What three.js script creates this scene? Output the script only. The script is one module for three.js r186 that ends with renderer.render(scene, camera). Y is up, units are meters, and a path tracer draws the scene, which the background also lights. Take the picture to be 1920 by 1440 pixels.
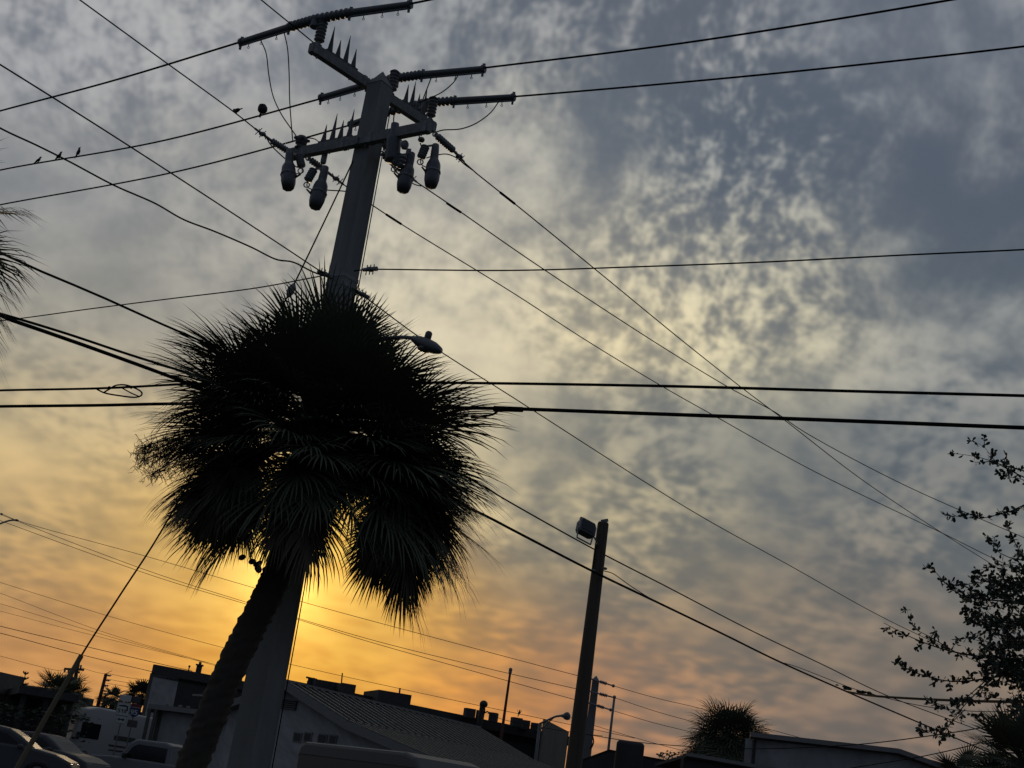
import * as THREE from 'three';
import { mergeGeometries } from 'three/addons/utils/BufferGeometryUtils.js';
import { RoundedBoxGeometry } from 'three/addons/geometries/RoundedBoxGeometry.js';

// ---------------------------------------------------------------- renderer, camera, sky, sun
const renderer = new THREE.WebGLRenderer({ antialias: true });
renderer.setSize(1024, 768);
renderer.toneMapping = THREE.LinearToneMapping;
renderer.toneMappingExposure = 1.0;
renderer.shadowMap.enabled = true;
const scene = new THREE.Scene();
const R = Math.PI / 180;
const FOCAL = 2500, EYE = new THREE.Vector3(0, 1.3, 0);          // focal length in pixels of the 1920 x 1440 photograph
const camera = new THREE.PerspectiveCamera(2 * Math.atan(720 / FOCAL) / R, 4 / 3, 0.1, 6000);
camera.position.copy(EYE);
camera.rotation.set(17.5 * R, 0, 8.41 * R, 'YXZ');
camera.updateMatrixWorld(true);
scene.add(camera);

const V = (x, y, z) => new THREE.Vector3(x, y, z);
function rng(seed) { let a = seed >>> 0; return () => { a = (a + 0x6D2B79F5) >>> 0; let t = a; t = Math.imul(t ^ (t >>> 15), t | 1); t ^= t + Math.imul(t ^ (t >>> 7), t | 61); return ((t ^ (t >>> 14)) >>> 0) / 4294967296; }; }
const clamp = (x, a = 0, b = 1) => Math.min(b, Math.max(a, x));
const mix = (a, b, t) => a + (b - a) * t;
const sstep = (a, b, x) => { const t = clamp((x - a) / (b - a)); return t * t * (3 - 2 * t); };
const lin = (c) => { c /= 255; return c <= 0.04045 ? c / 12.92 : ((c + 0.055) / 1.055) ** 2.4; };
const PERM = (() => { const r = rng(77), p = [...Array(256).keys()]; for (let i = 255; i > 0; i--) { const j = Math.floor(r() * (i + 1)); [p[i], p[j]] = [p[j], p[i]]; } return Uint8Array.from([...p, ...p]); })();
const GX = new Float32Array(256), GY = new Float32Array(256);
for (let i = 0; i < 256; i++) { const a = i / 256 * 2 * Math.PI * 37; GX[i] = Math.cos(a) * 1.5; GY[i] = Math.sin(a) * 1.5; }
function noise(x, y) {
  const xf = Math.floor(x), yf = Math.floor(y), X = xf & 255, Y = yf & 255, u = x - xf, v = y - yf;
  const a = PERM[X] + Y, b = PERM[X + 1] + Y, h0 = PERM[a & 255 | 0], h1 = PERM[b & 255], h2 = PERM[(a + 1) & 255], h3 = PERM[(b + 1) & 255];
  const su = u * u * u * (u * (u * 6 - 15) + 10), sv = v * v * v * (v * (v * 6 - 15) + 10);
  const n0 = GX[h0] * u + GY[h0] * v, n1 = GX[h1] * (u - 1) + GY[h1] * v, n2 = GX[h2] * u + GY[h2] * (v - 1), n3 = GX[h3] * (u - 1) + GY[h3] * (v - 1);
  return mix(mix(n0, n1, su), mix(n2, n3, su), sv);
}

// Sky: a broken layer of dusk cloud lit from below by the low sun. Each entry: azimuth, elevation (degrees), colour of the thick cloud, colour of the thin gaps, how open it is.
const SUN_AZ = -8.2, SUN_EL = 7.3;
const CLOUD = [
  '-23.9 27.1  112 117 127  172 173 175  0.55',
  '-16.4 29.3  112 118 128  178 178 178  0.50',
  '-6.7 31.9  98 105 116  165 167 168  0.35',
  '5.0 32.9  92 100 112  165 166 167  0.20',
  '16.4 33.3  93 102 115  155 158 163  0.22',
  '-21.4 21.6  122 126 131  165 165 163  0.50',
  '-14.5 23.8  122 126 131  170 168 163  0.50',
  '-5.4 25.6  122 125 130  200 195 180  0.50',
  '0.5 28.3  98 106 116  195 192 180  0.28',
  '9.4 28.5  86 96 109  170 172 170  0.15',
  '19.1 28.3  84 93 107  165 168 168  0.13',
  '-20.2 17.2  132 133 131  165 162 153  0.50',
  '-13.5 19.7  134 134 131  178 174 163  0.50',
  '-3.4 21.6  150 148 140  222 212 186  0.55',
  '3.8 23.5  115 119 123  215 207 182  0.45',
  '11.1 24.1  95 103 113  205 200 180  0.30',
  '19.3 23.6  84 94 106  165 168 165  0.13',
  '-19.5 14.2  140 136 125  180 172 148  0.50',
  '-15.5 16.5  132 132 128  172 167 155  0.50',
  '-1.7 19.1  164 159 143  230 216 184  0.58',
  '4.2 20.4  145 140 125  250 232 185  0.50',
  '11.4 21.0  115 118 119  245 232 190  0.42',
  '17.2 20.7  92 101 110  175 173 165  0.25',
  '-18.8 11.5  165 150 118  225 198 145  0.50',
  '-15.2 13.0  165 150 120  215 190 142  0.50',
  '0.1 15.2  116 119 117  184 175 150  0.36',
  '8.3 16.2  102 108 111  145 145 138  0.28',
  '17.4 16.7  88 98 107  122 126 128  0.25',
  '-18.9 8.6  155 138 108  220 185 128  0.50',
  '-14.4 9.5  172 148 105  232 192 122  0.50',
  '0.6 12.3  128 125 114  228 206 158  0.52',
  '6.4 12.6  112 113 108  205 190 152  0.40',
  '13.2 13.7  100 106 110  145 142 130  0.30',
  '18.7 13.5  90 98 104  145 142 134  0.30',
  '-17.5 6.3  130 116 92  190 148 98  0.30',
  '-10.6 6.4  156 129 86  228 166 84  0.36',
  '-8.2 7.7  245 190 70  255 235 130  0.60',
  '-6.0 8.3  225 165 75  250 205 100  0.55',
  '-3.0 6.5  162 137 96  226 178 104  0.42',
  '2.3 8.4  120 113 102  165 146 114  0.35',
  '9.0 9.5  112 110 104  165 145 118  0.30',
  '15.6 10.2  102 102 100  155 138 120  0.30',
  '-16.9 3.8  186 136 86  225 165 98  0.50',
  '-11.1 4.6  222 146 54  255 180 72  0.55',
  '-6.3 4.9  240 152 36  255 194 60  0.55',
  '-1.8 5.4  172 128 76  250 170 72  0.47',
  '3.8 5.3  130 110 95  228 150 88  0.42',
  '9.4 6.0  116 108 99  160 132 104  0.30',
  '15.8 6.8  104 101 97  138 124 108  0.30',
  '-15.5 2.2  182 128 80  205 145 88  0.50',
  '0.7 3.5  190 128 70  250 158 72  0.48',
  '8.5 3.9  118 104 94  215 155 112  0.35',
  '16.0 4.5  108 100 95  162 132 112  0.30',
  '-13.6 8.1  188 151 96  235 187 108  0.50',
  '-9.7 8.6  238 188 88  255 224 128  0.60',
  '-6.6 6.6  238 170 55  255 205 85  0.55',
].map((s) => s.trim().split(/\s+/).map(Number));
function makeSky() {
  const W = 4096, H = 2048, data = new Float32Array(W * H * 4);
  const sunDir = V(Math.sin(SUN_AZ * R) * Math.cos(SUN_EL * R), Math.sin(SUN_EL * R), -Math.cos(SUN_AZ * R) * Math.cos(SUN_EL * R));
  // smooth colours on a coarse grid
  const GW = 720, GH = 190, grid = new Float32Array(GW * GH * 7);
  for (let j = 0; j < GH; j++) for (let i = 0; i < GW; i++) {
    const az = i / GW * 360 - 180, el = j * 0.5 - 3, ce = Math.cos(el * R);
    const cosg = Math.sin(az * R) * ce * sunDir.x + Math.sin(el * R) * sunDir.y - Math.cos(az * R) * ce * sunDir.z, far = Math.acos(clamp(cosg, -1, 1)) / Math.PI;
    const warm = Math.exp(-((Math.max(el, 0) / 9) ** 2)) * Math.exp(-((far / 0.3) ** 2));
    const f = [mix(mix(100, 66, sstep(0, 0.8, far)), 140, warm), mix(mix(108, 78, sstep(0, 0.8, far)), 110, warm), mix(mix(117, 97, sstep(0, 0.8, far)), 82, warm),
      mix(mix(158, 106, sstep(0, 0.8, far)), 205, warm), mix(mix(157, 114, sstep(0, 0.8, far)), 150, warm), mix(mix(152, 126, sstep(0, 0.8, far)), 100, warm), 0.3];
    let ws = 0.004; const c = f.map((v, k) => (k < 6 ? lin(v) : v) * ws);
    for (const p of CLOUD) {
      const da = (az - p[0]) * ce, de = el - p[1], w = Math.exp(-(da * da / (2 * 2.9 * 2.9) + de * de / (2 * 1.9 * 1.9)));
      if (w < 1e-7) continue;
      ws += w; for (let k = 0; k < 7; k++) c[k] += w * (k < 6 ? lin(p[2 + k]) : p[8]);
    }
    for (let k = 0; k < 7; k++) grid[(j * GW + i) * 7 + k] = c[k] / ws;
  }
  const col = new Float32Array(7), AMP = [0.34, 0.38, 0.4, 0.36, 0.3, 0.24];
  for (let row = 0; row < H; row++) {
    const el = (row + 0.5) / H * 180 - 90;
    for (let cx = 0; cx < W; cx++) {
      const o = (row * W + cx) * 4; data[o + 3] = 1;
      if (el < -2.5) { data[o] = 0.05; data[o + 1] = 0.045; data[o + 2] = 0.042; continue; }
      const th = ((cx + 0.5) / W - 0.5) * 2 * Math.PI, ce = Math.cos(el * R), dx = Math.cos(th) * ce, dz = Math.sin(th) * ce, dy = Math.max(0, Math.sin(el * R));
      const az = Math.atan2(dx, -dz) / R;
      const gi = (az + 180) / 360 * GW, gj = clamp((el + 3) / 0.5, 0, GH - 1.001), i0 = Math.floor(gi) % GW, i1 = (i0 + 1) % GW, j0 = Math.floor(gj), fi = gi - Math.floor(gi), fj = gj - j0;
      for (let k = 0; k < 7; k++) col[k] = mix(mix(grid[(j0 * GW + i0) * 7 + k], grid[(j0 * GW + i1) * 7 + k], fi), mix(grid[((j0 + 1) * GW + i0) * 7 + k], grid[((j0 + 1) * GW + i1) * 7 + k], fi), fj);
      // the layer in perspective: round cells overhead, long streaks towards the horizon
      const e1 = Math.max(el, 0), ratio = 1.05 + 5.2 * Math.exp(-e1 / 7), rho = Math.exp(-1.05 * e1 * R - 5.2 * 7 * R * (1 - Math.exp(-e1 / 7)));
      let x = dx / Math.max(ce, 1e-4) * rho, y = dz / Math.max(ce, 1e-4) * rho;
      const step = rho * ratio * R * 180 / H;                               // layer units per texel, vertically
      x += 0.0038 * noise(x * 22 + 9, y * 22 + 4); y += 0.0038 * noise(x * 22 + 40, y * 22 + 71);
      const xw = x + 0.0009 * noise(x * 84 + 3, y * 84 + 17), yw = y + 0.0009 * noise(x * 84 + 33, y * 84 + 57);
      const lively = 0.35 + 1.1 * sstep(-0.35, 0.45, noise(x * 13 + 71, y * 13 + 5));   // some stretches smooth, some rippled
      let s = 0.34 * noise(x * 8 + 15.2, y * 8 + 8.8);
      for (let k = 0, fr = 18; k < 6; k++, fr *= 2.03) {
        const fade = clamp(1.8 - fr * step / 0.46) * (k > 2 ? lively : 1);
        if (fade > 0) s += AMP[k] * fade * noise(xw * fr + k * 31.7, yw * fr + k * 17.3);
      }
      const n = clamp(0.5 + 0.5 * Math.tanh(1.7 * s), 0.02, 1), t = n ** (Math.log(col[6]) / Math.log(0.5));
      const cosg = dx * sunDir.x + dy * sunDir.y + dz * sunDir.z, g = Math.acos(clamp(cosg, -1, 1)) / R;
      const core = Math.exp(-((g / 1.8) ** 2)), halo = Math.exp(-((g / 4.2) ** 2));
      data[o] = col[0] + (col[3] - col[0]) * t + 0.9 * core + 0.05 * halo;
      data[o + 1] = col[1] + (col[4] - col[1]) * t + 0.52 * core + 0.018 * halo;
      data[o + 2] = col[2] + (col[5] - col[2]) * t + 0.1 * core + 0.002 * halo;
    }
  }
  const t = new THREE.DataTexture(data, W, H, THREE.RGBAFormat, THREE.FloatType);
  t.mapping = THREE.EquirectangularReflectionMapping; t.magFilter = THREE.LinearFilter; t.minFilter = THREE.LinearFilter; t.needsUpdate = true;
  return t;
}
scene.background = scene.environment = makeSky();
const sun = new THREE.DirectionalLight(new THREE.Color(1, 0.72, 0.42), 0.6);
sun.position.set(Math.sin(SUN_AZ * R) * 200, Math.tan(SUN_EL * R) * 200, -Math.cos(SUN_AZ * R) * 200);
sun.castShadow = true; sun.shadow.radius = 14; sun.shadow.mapSize.set(2048, 2048);
Object.assign(sun.shadow.camera, { left: -60, right: 60, top: 40, bottom: -40, near: 1, far: 400 });
scene.add(sun); scene.add(sun.target);

// ---------------------------------------------------------------- places: a pixel of the photograph and a distance give a point of the world
const ray = (x, y) => V((x - 960) / FOCAL, -(y - 720) / FOCAL, -1).applyQuaternion(camera.quaternion);
const atDepth = (x, y, d) => ray(x, y).multiplyScalar(d).add(EYE);
const atHeight = (x, y, h) => { const v = ray(x, y); return v.multiplyScalar((h - EYE.y) / v.y).add(EYE); };
const atRange = (x, y, d) => { const v = ray(x, y); return v.multiplyScalar(d / Math.hypot(v.x, v.z)).add(EYE); };
const onPlane = (x, y, p, n) => { const v = ray(x, y); return v.multiplyScalar(p.clone().sub(EYE).dot(n) / v.dot(n)).add(EYE); };
const horizonY = (x) => 1517 + (x - 960) * 0.1478;
const onGround = (x, d) => { const p = atRange(x, horizonY(x), d); p.y = 0; return p; };

// ---------------------------------------------------------------- materials
function noiseMap(size, repeat, lo, hi, sx, sy, seed) {
  const d = new Uint8Array(size * size * 4);
  for (let j = 0; j < size; j++) for (let i = 0; i < size; i++) {
    const x = i / size, y = j / size; let s = 0, a = 0.55;
    for (let k = 0, f = 4; k < 5; k++, f *= 2, a *= 0.62) {                 // blended over the edges, so that it tiles
      const n = (u, v) => noise(u * f * sx + seed + k * 7, v * f * sy + seed * 2 + k * 13);
      const bx = sstep(0, 1, x), by = sstep(0, 1, y);
      s += a * mix(mix(n(x, y), n(x - 1, y), bx), mix(n(x, y - 1), n(x - 1, y - 1), bx), by);
    }
    const v = clamp(mix(lo, hi, clamp(0.5 + s))) * 255, o = (j * size + i) * 4;
    d[o] = d[o + 1] = d[o + 2] = v; d[o + 3] = 255;
  }
  const t = new THREE.DataTexture(d, size, size); t.wrapS = t.wrapT = THREE.RepeatWrapping; t.magFilter = THREE.LinearFilter; t.repeat.set(repeat, repeat); t.needsUpdate = true;
  return t;
}
const stain = noiseMap(256, 0.5, 0.62, 1, 1, 0.7, 51);
const grit = noiseMap(256, 1.3, 0.55, 1, 1, 1, 3), streak = noiseMap(256, 0.9, 0.5, 1, 3, 0.4, 11), coarse = noiseMap(256, 0.25, 0.6, 1, 1, 1, 23);
function mat(r, g, b, o = {}) {
  const m = new THREE.MeshStandardMaterial({ color: new THREE.Color().setRGB(r, g, b), roughness: o.rough ?? 0.85, metalness: o.metal ?? 0, side: THREE.DoubleSide });
  if (o.map) m.map = o.map;
  if (o.bump) { m.bumpMap = o.map ?? grit; m.bumpScale = o.bump; }
  return m;
}
const M = {
  concrete: mat(0.27, 0.27, 0.265, { map: stain, bump: 0.0012 }), farConcrete: mat(0.13, 0.13, 0.125), steel: mat(0.26, 0.27, 0.28, { rough: 0.55, metal: 0.4, map: grit }), arm: mat(0.24, 0.245, 0.245, { map: streak, rough: 0.7 }),
  polymer: mat(0.075, 0.08, 0.085, { rough: 0.5 }), cover: mat(0.09, 0.1, 0.11, { rough: 0.45 }), black: mat(0.018, 0.018, 0.018, { rough: 0.6 }), wire: mat(0.018, 0.018, 0.019, { rough: 0.95 }),
  porcelain: mat(0.16, 0.17, 0.18, { rough: 0.35 }), wood: mat(0.11, 0.085, 0.065, { map: streak, bump: 0.006 }), redwood: mat(0.14, 0.05, 0.035, { map: streak }),
  frond: mat(0.085, 0.1, 0.06, { rough: 0.75 }), frondOld: mat(0.13, 0.11, 0.075, { rough: 0.9 }), bark: mat(0.055, 0.043, 0.032, { map: coarse, bump: 0.02 }), leaf: mat(0.05, 0.065, 0.04, { rough: 0.6 }), twig: mat(0.05, 0.042, 0.035),
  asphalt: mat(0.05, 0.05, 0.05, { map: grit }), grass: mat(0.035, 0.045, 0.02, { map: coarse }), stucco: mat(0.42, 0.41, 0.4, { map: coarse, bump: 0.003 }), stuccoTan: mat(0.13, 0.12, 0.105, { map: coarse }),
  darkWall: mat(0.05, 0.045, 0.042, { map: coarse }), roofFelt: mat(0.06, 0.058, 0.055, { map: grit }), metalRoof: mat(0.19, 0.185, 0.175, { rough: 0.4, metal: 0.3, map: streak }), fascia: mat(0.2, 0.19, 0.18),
  glass: mat(0.012, 0.013, 0.015, { rough: 0.22 }), white: mat(0.5, 0.5, 0.5, { rough: 0.4 }), carWhite: mat(0.2, 0.2, 0.2, { rough: 0.5 }), vanWhite: mat(0.5, 0.48, 0.46, { rough: 0.45 }), carWhiteShaded: mat(0.06, 0.06, 0.064, { rough: 0.5 }), carRoof: mat(0.075, 0.075, 0.075, { rough: 0.5 }), carDark: mat(0.03, 0.03, 0.034, { rough: 0.3 }), tyre: mat(0.015, 0.015, 0.015), rim: mat(0.2, 0.2, 0.21, { rough: 0.4, metal: 0.6 }),  // both sedans are white cars; their deep shade is put into the paint colour
  guard: mat(0.11, 0.085, 0.04, { rough: 0.6 }), bird: mat(0.025, 0.024, 0.026, { rough: 0.7 }), lamp: mat(0.085, 0.09, 0.098, { rough: 0.45 }), lens: mat(0.14, 0.14, 0.14, { rough: 0.25 }), hedge: mat(0.025, 0.03, 0.016), signWhite: mat(0.5, 0.5, 0.48, { rough: 0.5 }), red: mat(0.12, 0.02, 0.015, { rough: 0.4 }),
};

M.wire = new THREE.MeshPhysicalMaterial({ color: new THREE.Color().setRGB(0.018, 0.018, 0.019), roughness: 0.95, specularIntensity: 0.08 });

// ---------------------------------------------------------------- building blocks
const taken = {};
function numbered(name) { const n = taken[name] = (taken[name] ?? -1) + 1; return n ? name + '_' + String(n).padStart(3, '0') : name; }
function tag(o, label, category, group, kind) {
  if (label) o.userData.label = label;
  if (category) o.userData.category = category;
  if (group) o.userData.group = group;
  if (kind) o.userData.kind = kind;
  return o;
}
const fresh = (name, o) => { o.name = numbered(name); scene.add(o); return o; };
function thing(name, pos, label, category, group) {
  const o = fresh(name, new THREE.Group()); o.position.copy(pos); o.userData = {}; tag(o, label, category, group);
  o.base = pos.clone(); return o;
}
// a mesh from geometries given in world places; children sit at their thing's base
function part(name, geos, m, parent) {
  const g = Array.isArray(geos) ? mergeGeometries(geos.map((q) => { const t = q.index ? q.toNonIndexed() : q; for (const k of Object.keys(t.attributes)) if (!['position', 'normal', 'uv'].includes(k)) t.deleteAttribute(k); return t; })) : geos;
  if (parent?.base) g.translate(-parent.base.x, -parent.base.y, -parent.base.z);
  const o = new THREE.Mesh(g, m); o.castShadow = o.receiveShadow = true; o.base = parent?.base;
  if (parent) { o.name = name; parent.add(o); } else fresh(name, o);
  return o;
}
// one-mesh thing: geometry in world places, origin moved to a base point
function solo(name, geos, m, base, label, category, group, kind) {
  const g = Array.isArray(geos) ? mergeGeometries(geos.map((q) => (q.index ? q.toNonIndexed() : q))) : geos;
  g.translate(-base.x, -base.y, -base.z);
  const o = new THREE.Mesh(g, m); o.castShadow = o.receiveShadow = true; o.position.copy(base); fresh(name, o);
  return tag(o, label, category, group, kind);
}
function basis(o, x, y) { const X = x.clone().normalize(), Z = X.clone().cross(y).normalize(), Y = Z.clone().cross(X); return new THREE.Matrix4().makeBasis(X, Y, Z).setPosition(o); }
const UP = V(0, 1, 0);
function beam(a, b, w, h, up = UP) { const d = b.clone().sub(a), L = d.length(), g = new THREE.BoxGeometry(L, h, w); scaleUV(g, L); return g.applyMatrix4(basis(a.clone().add(b).multiplyScalar(0.5), d, Math.abs(d.clone().normalize().dot(up)) > 0.99 ? V(1, 0, 0) : up)); }
function scaleUV(g, s) { const u = g.attributes.uv; for (let i = 0; i < u.count; i++) u.setXY(i, u.getX(i) * s, u.getY(i)); }
function box(w, h, d, x, y, z, turn = 0, r = 0) { const g = r ? new RoundedBoxGeometry(w, h, d, 2, r) : new THREE.BoxGeometry(w, h, d); if (turn) g.rotateY(turn); return g.translate(x, y, z); }
function rod(a, b, r1, r2 = r1, n = 8, open = false) {
  const d = b.clone().sub(a), L = d.length(), g = new THREE.CylinderGeometry(r2, r1, L, n, 1, open); scaleUV(g, 1);
  g.applyQuaternion(new THREE.Quaternion().setFromUnitVectors(UP, d.normalize())); const c = a.clone().add(b).multiplyScalar(0.5); return g.translate(c.x, c.y, c.z);
}
function turned(profile, a, b, n = 14) {                                    // profile: [radius, share of the way from a to b]
  const d = b.clone().sub(a), L = d.length(), g = new THREE.LatheGeometry(profile.map(([r, t]) => new THREE.Vector2(r, t * L)), n);
  return g.applyQuaternion(new THREE.Quaternion().setFromUnitVectors(UP, d.normalize())).translate(a.x, a.y, a.z);
}
function sheds(a, b, core, rim, n, seg = 14) { const p = [[0, 0], [core, 0]]; for (let i = 0; i < n; i++) p.push([core, (i + 0.15) / n], [rim, (i + 0.42) / n], [rim, (i + 0.58) / n], [core, (i + 0.85) / n]); p.push([core, 1], [0, 1]); return turned(p, a, b, seg); }
const ball = (p, r, sx = 1, sy = 1, sz = 1) => new THREE.SphereGeometry(r, 12, 9).scale(sx, sy, sz).translate(p.x, p.y, p.z);
function tube(pts, r, per = 6, n = 6) { return new THREE.TubeGeometry(new THREE.CatmullRomCurve3(pts, false, 'centripetal'), Math.max(2, (pts.length - 1) * per), r, n, false); }
function quadGeo(a, b, c, d) { const g = new THREE.BufferGeometry(); g.setAttribute('position', new THREE.Float32BufferAttribute([a, b, c, a, c, d].flatMap((p) => [p.x, p.y, p.z]), 3)); const w = a.distanceTo(b), h = a.distanceTo(d); g.setAttribute('uv', new THREE.Float32BufferAttribute([0, 0, w, 0, w, h, 0, 0, w, h, 0, h], 2)); g.computeVertexNormals(); return g; }
function slab(a, b, c, d, t) {                                              // a plate with corners a b c d and thickness t below its face
  const n = b.clone().sub(a).cross(d.clone().sub(a)).normalize(); n.multiplyScalar(n.y < -0.2 ? t : -t); const [e, f, g, h] = [a, b, c, d].map((p) => p.clone().add(n));
  return mergeGeometries([quadGeo(a, b, c, d), quadGeo(h, g, f, e), quadGeo(a, e, f, b), quadGeo(b, f, g, c), quadGeo(c, g, h, d), quadGeo(d, h, e, a)]);
}
function prism(outline, depth, bevel = 0) { const s = new THREE.Shape(outline.map(([x, y]) => new THREE.Vector2(x, y))); return new THREE.ExtrudeGeometry(s, { depth: depth - 2 * bevel, bevelEnabled: bevel > 0, bevelSize: bevel, bevelThickness: bevel, bevelSegments: 2, curveSegments: 6 }).translate(0, 0, -(depth - 2 * bevel) / 2); }

// ---------------------------------------------------------------- ground
part('ground', new THREE.PlaneGeometry(4000, 4000).rotateX(-Math.PI / 2), M.grass).userData.kind = 'structure';
part('parking_lot', new THREE.PlaneGeometry(130, 84).rotateX(-Math.PI / 2).translate(-5, 0.004, -65), M.asphalt).userData.kind = 'structure';
part('road', new THREE.PlaneGeometry(11, 400).rotateX(-Math.PI / 2).rotateY(-55 * R).translate(4, 0.008, -2), M.asphalt).userData.kind = 'structure';

// ---------------------------------------------------------------- the concrete utility pole and what is bolted to it
const POLE = V(-2.245, 0, -15.34), POLE_TOP = 9.86, POLE_TURN = Math.atan2(0.57, 0.82);   // its faces line up with the two crossarms
const armU = V(0.68, 0, -0.733).normalize(), armV = V(0.82, 0, 0.57).normalize();         // the two streets
function squareShaft(h0, h1, s0, s1) {
  const g = new THREE.CylinderGeometry(s1 * Math.SQRT1_2, s0 * Math.SQRT1_2, h1 - h0, 4, 6).toNonIndexed(); g.rotateY(Math.PI / 4); g.computeVertexNormals();
  const u = g.attributes.uv; for (let i = 0; i < u.count; i++) u.setXY(i, u.getX(i) * 1.4, u.getY(i) * (h1 - h0) * 0.5);
  return g.rotateY(-POLE_TURN).translate(POLE.x, (h0 + h1) / 2, POLE.z);
}
const pole = thing('utility_pole', POLE, 'tall square concrete pole with two crossarms rising through the big fan palm', 'utility pole');
part('shaft', squareShaft(0, POLE_TOP, 0.345, 0.232), M.concrete, pole);
part('cap', (() => { const g = new THREE.CylinderGeometry(0.001, 0.246 * Math.SQRT1_2, 0.22, 4).toNonIndexed(); g.rotateY(Math.PI / 4 - POLE_TURN); g.computeVertexNormals(); return g.translate(POLE.x, POLE_TOP + 0.11, POLE.z); })(), M.concrete, pole);
const HU = 9.93, HV = 8.98;
const uA = atHeight(583, 88, HU), uB = atHeight(814, 241, HU), vA = atHeight(546, 290, HV), vB = atHeight(806, 238, HV);
const onU = (t) => uA.clone().lerp(uB, t), onV = (t) => vA.clone().lerp(vB, t);
const armUpper = part('crossarm', [beam(uA, uB, 0.09, 0.125)], M.arm, pole);
const armLower = part('crossarm', [beam(vA, vB, 0.09, 0.13)], M.arm, pole);
for (const [arm, at] of [[armUpper, onU], [armLower, onV]]) {
  for (const t of [0.05, 0.3, 0.44, 0.56, 0.7, 0.95]) part('bolt', rod(at(t).add(V(0, -0.1, 0)), at(t).add(V(0, 0.095, 0)), 0.011, 0.011, 6), M.steel, arm);
  for (const t of [0.02, 0.98, 0.4, 0.6]) part('band', beam(at(t - 0.012), at(t + 0.012), 0.1, 0.142), M.steel, arm);
}
// wedges under the arms, against the shaft
part('bracket', beam(POLE.clone().setY(HV - 0.02).addScaledVector(armU, -0.16), onV(0.5).setY(HV - 0.02), 0.16, 0.1), M.steel, pole);
// bird guards: rows of upright cones
function spikes(at, ts, hs) {
  const rack = part('spike_rack', beam(at(ts[0] - 0.03).add(V(0, 0.09, 0)), at(ts[3] + 0.03).add(V(0, 0.09, 0)), 0.055, 0.02), M.polymer, pole);
  ts.forEach((t, i) => { const b = at(t).add(V(0, 0.1, 0)); part('spike', turned([[0.037, 0], [0.034, 0.08], [0.019, 0.5], [0.003, 1], [0, 1]], b, b.clone().add(V(0, hs[i], 0)), 10), M.polymer, rack); });
  return rack;
}
spikes(onU, [0.13, 0.19, 0.25, 0.31], [0.37, 0.25, 0.39, 0.27]);
spikes(onV, [0.235, 0.3, 0.36, 0.425], [0.25, 0.38, 0.26, 0.39]);
spikes(onU, [0.74, 0.79, 0.84, 0.89], [0.27, 0.38, 0.25, 0.37]);
// standing insulators of the three conductors
const WIRE_H = HU + 0.46, stand = [0.045, 0.62, 0.955];
for (const t of stand) {
  const b = onU(t).add(V(0, 0.07, 0)), ins = part('insulator', sheds(b.clone().add(V(0, 0.06, 0)), b.clone().add(V(0, 0.36, 0)), 0.042, 0.068, 6), M.porcelain, pole);
  part('stud', turned([[0.05, 0], [0.05, 0.15], [0.028, 0.2], [0.028, 1]], b, b.clone().add(V(0, 0.08, 0)), 10), M.steel, ins);
}
part('ground_wire', tube([9.6, 8, 6, 4, 2, 0.3].map((h) => { const s = mix(0.345, 0.232, h / 9.86) / 2 + 0.012; return V(POLE.x, h, POLE.z).addScaledVector(armV, s).addScaledVector(armU, s * 0.9); }), 0.007, 4, 5), M.wire, pole);
// steel straps and eyes where the lines reach the pole
for (const [h, d] of [[7.05, 0], [7.16, 0], [5.8, 0], [5.55, 0]]) part('strap', (() => { const s = mix(0.345, 0.232, h / 9.86) + 0.012, g = new THREE.BoxGeometry(s, 0.05, s); return g.rotateY(-POLE_TURN).translate(POLE.x, h, POLE.z); })(), M.steel, pole);

// ---------------------------------------------------------------- wires
const pathOf = (pts) => pts.map(([x, y, how, v]) => (how === 'h' ? atHeight(x, y, v) : how === 'r' ? atRange(x, y, v) : atDepth(x, y, v)));
function wire(name, pts, r, label, category = 'power line', group, m = M.wire) { const p = pathOf(pts); return solo(name, tube(p, r, 8, 6), m, p[0], label, category, group); }
const at_h = (h, ...xy) => xy.map(([x, y]) => [x, y, 'h', h]);
const at_d = (...xyd) => xyd.map(([x, y, d]) => [x, y, 'd', d]);
// three thick conductors along the near street, over the standing insulators
const w1 = at_h(WIRE_H, [-120, 241], [0, 208], [220, 149], [450, 79], [593, 36], [775, 6], [900, -22], [1060, -60]);
const w2 = at_h(WIRE_H, [-120, 349], [0, 319], [300, 265], [598, 186], [741, 147], [910, 127], [1300, 78], [1782, 0], [1950, -30]);
const w3 = at_h(WIRE_H, [-120, 409], [0, 384], [330, 322], [655, 235], [797, 193], [966, 181], [1440, 139], [1920, 87], [2050, 70]);
wire('conductor', w1, 0.014, 'thick conductor of the near street highest in the photo, over the raised crossarm end', 'power line', 'conductors along the near street');
wire('conductor', w2, 0.014, 'thick conductor just beneath the highest one, three birds in a row on it', 'power line', 'conductors along the near street');
wire('conductor', w3, 0.014, 'lowest of the thick conductors on standing insulators, reaching the right edge beneath its neighbour', 'power line', 'conductors along the near street');
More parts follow.
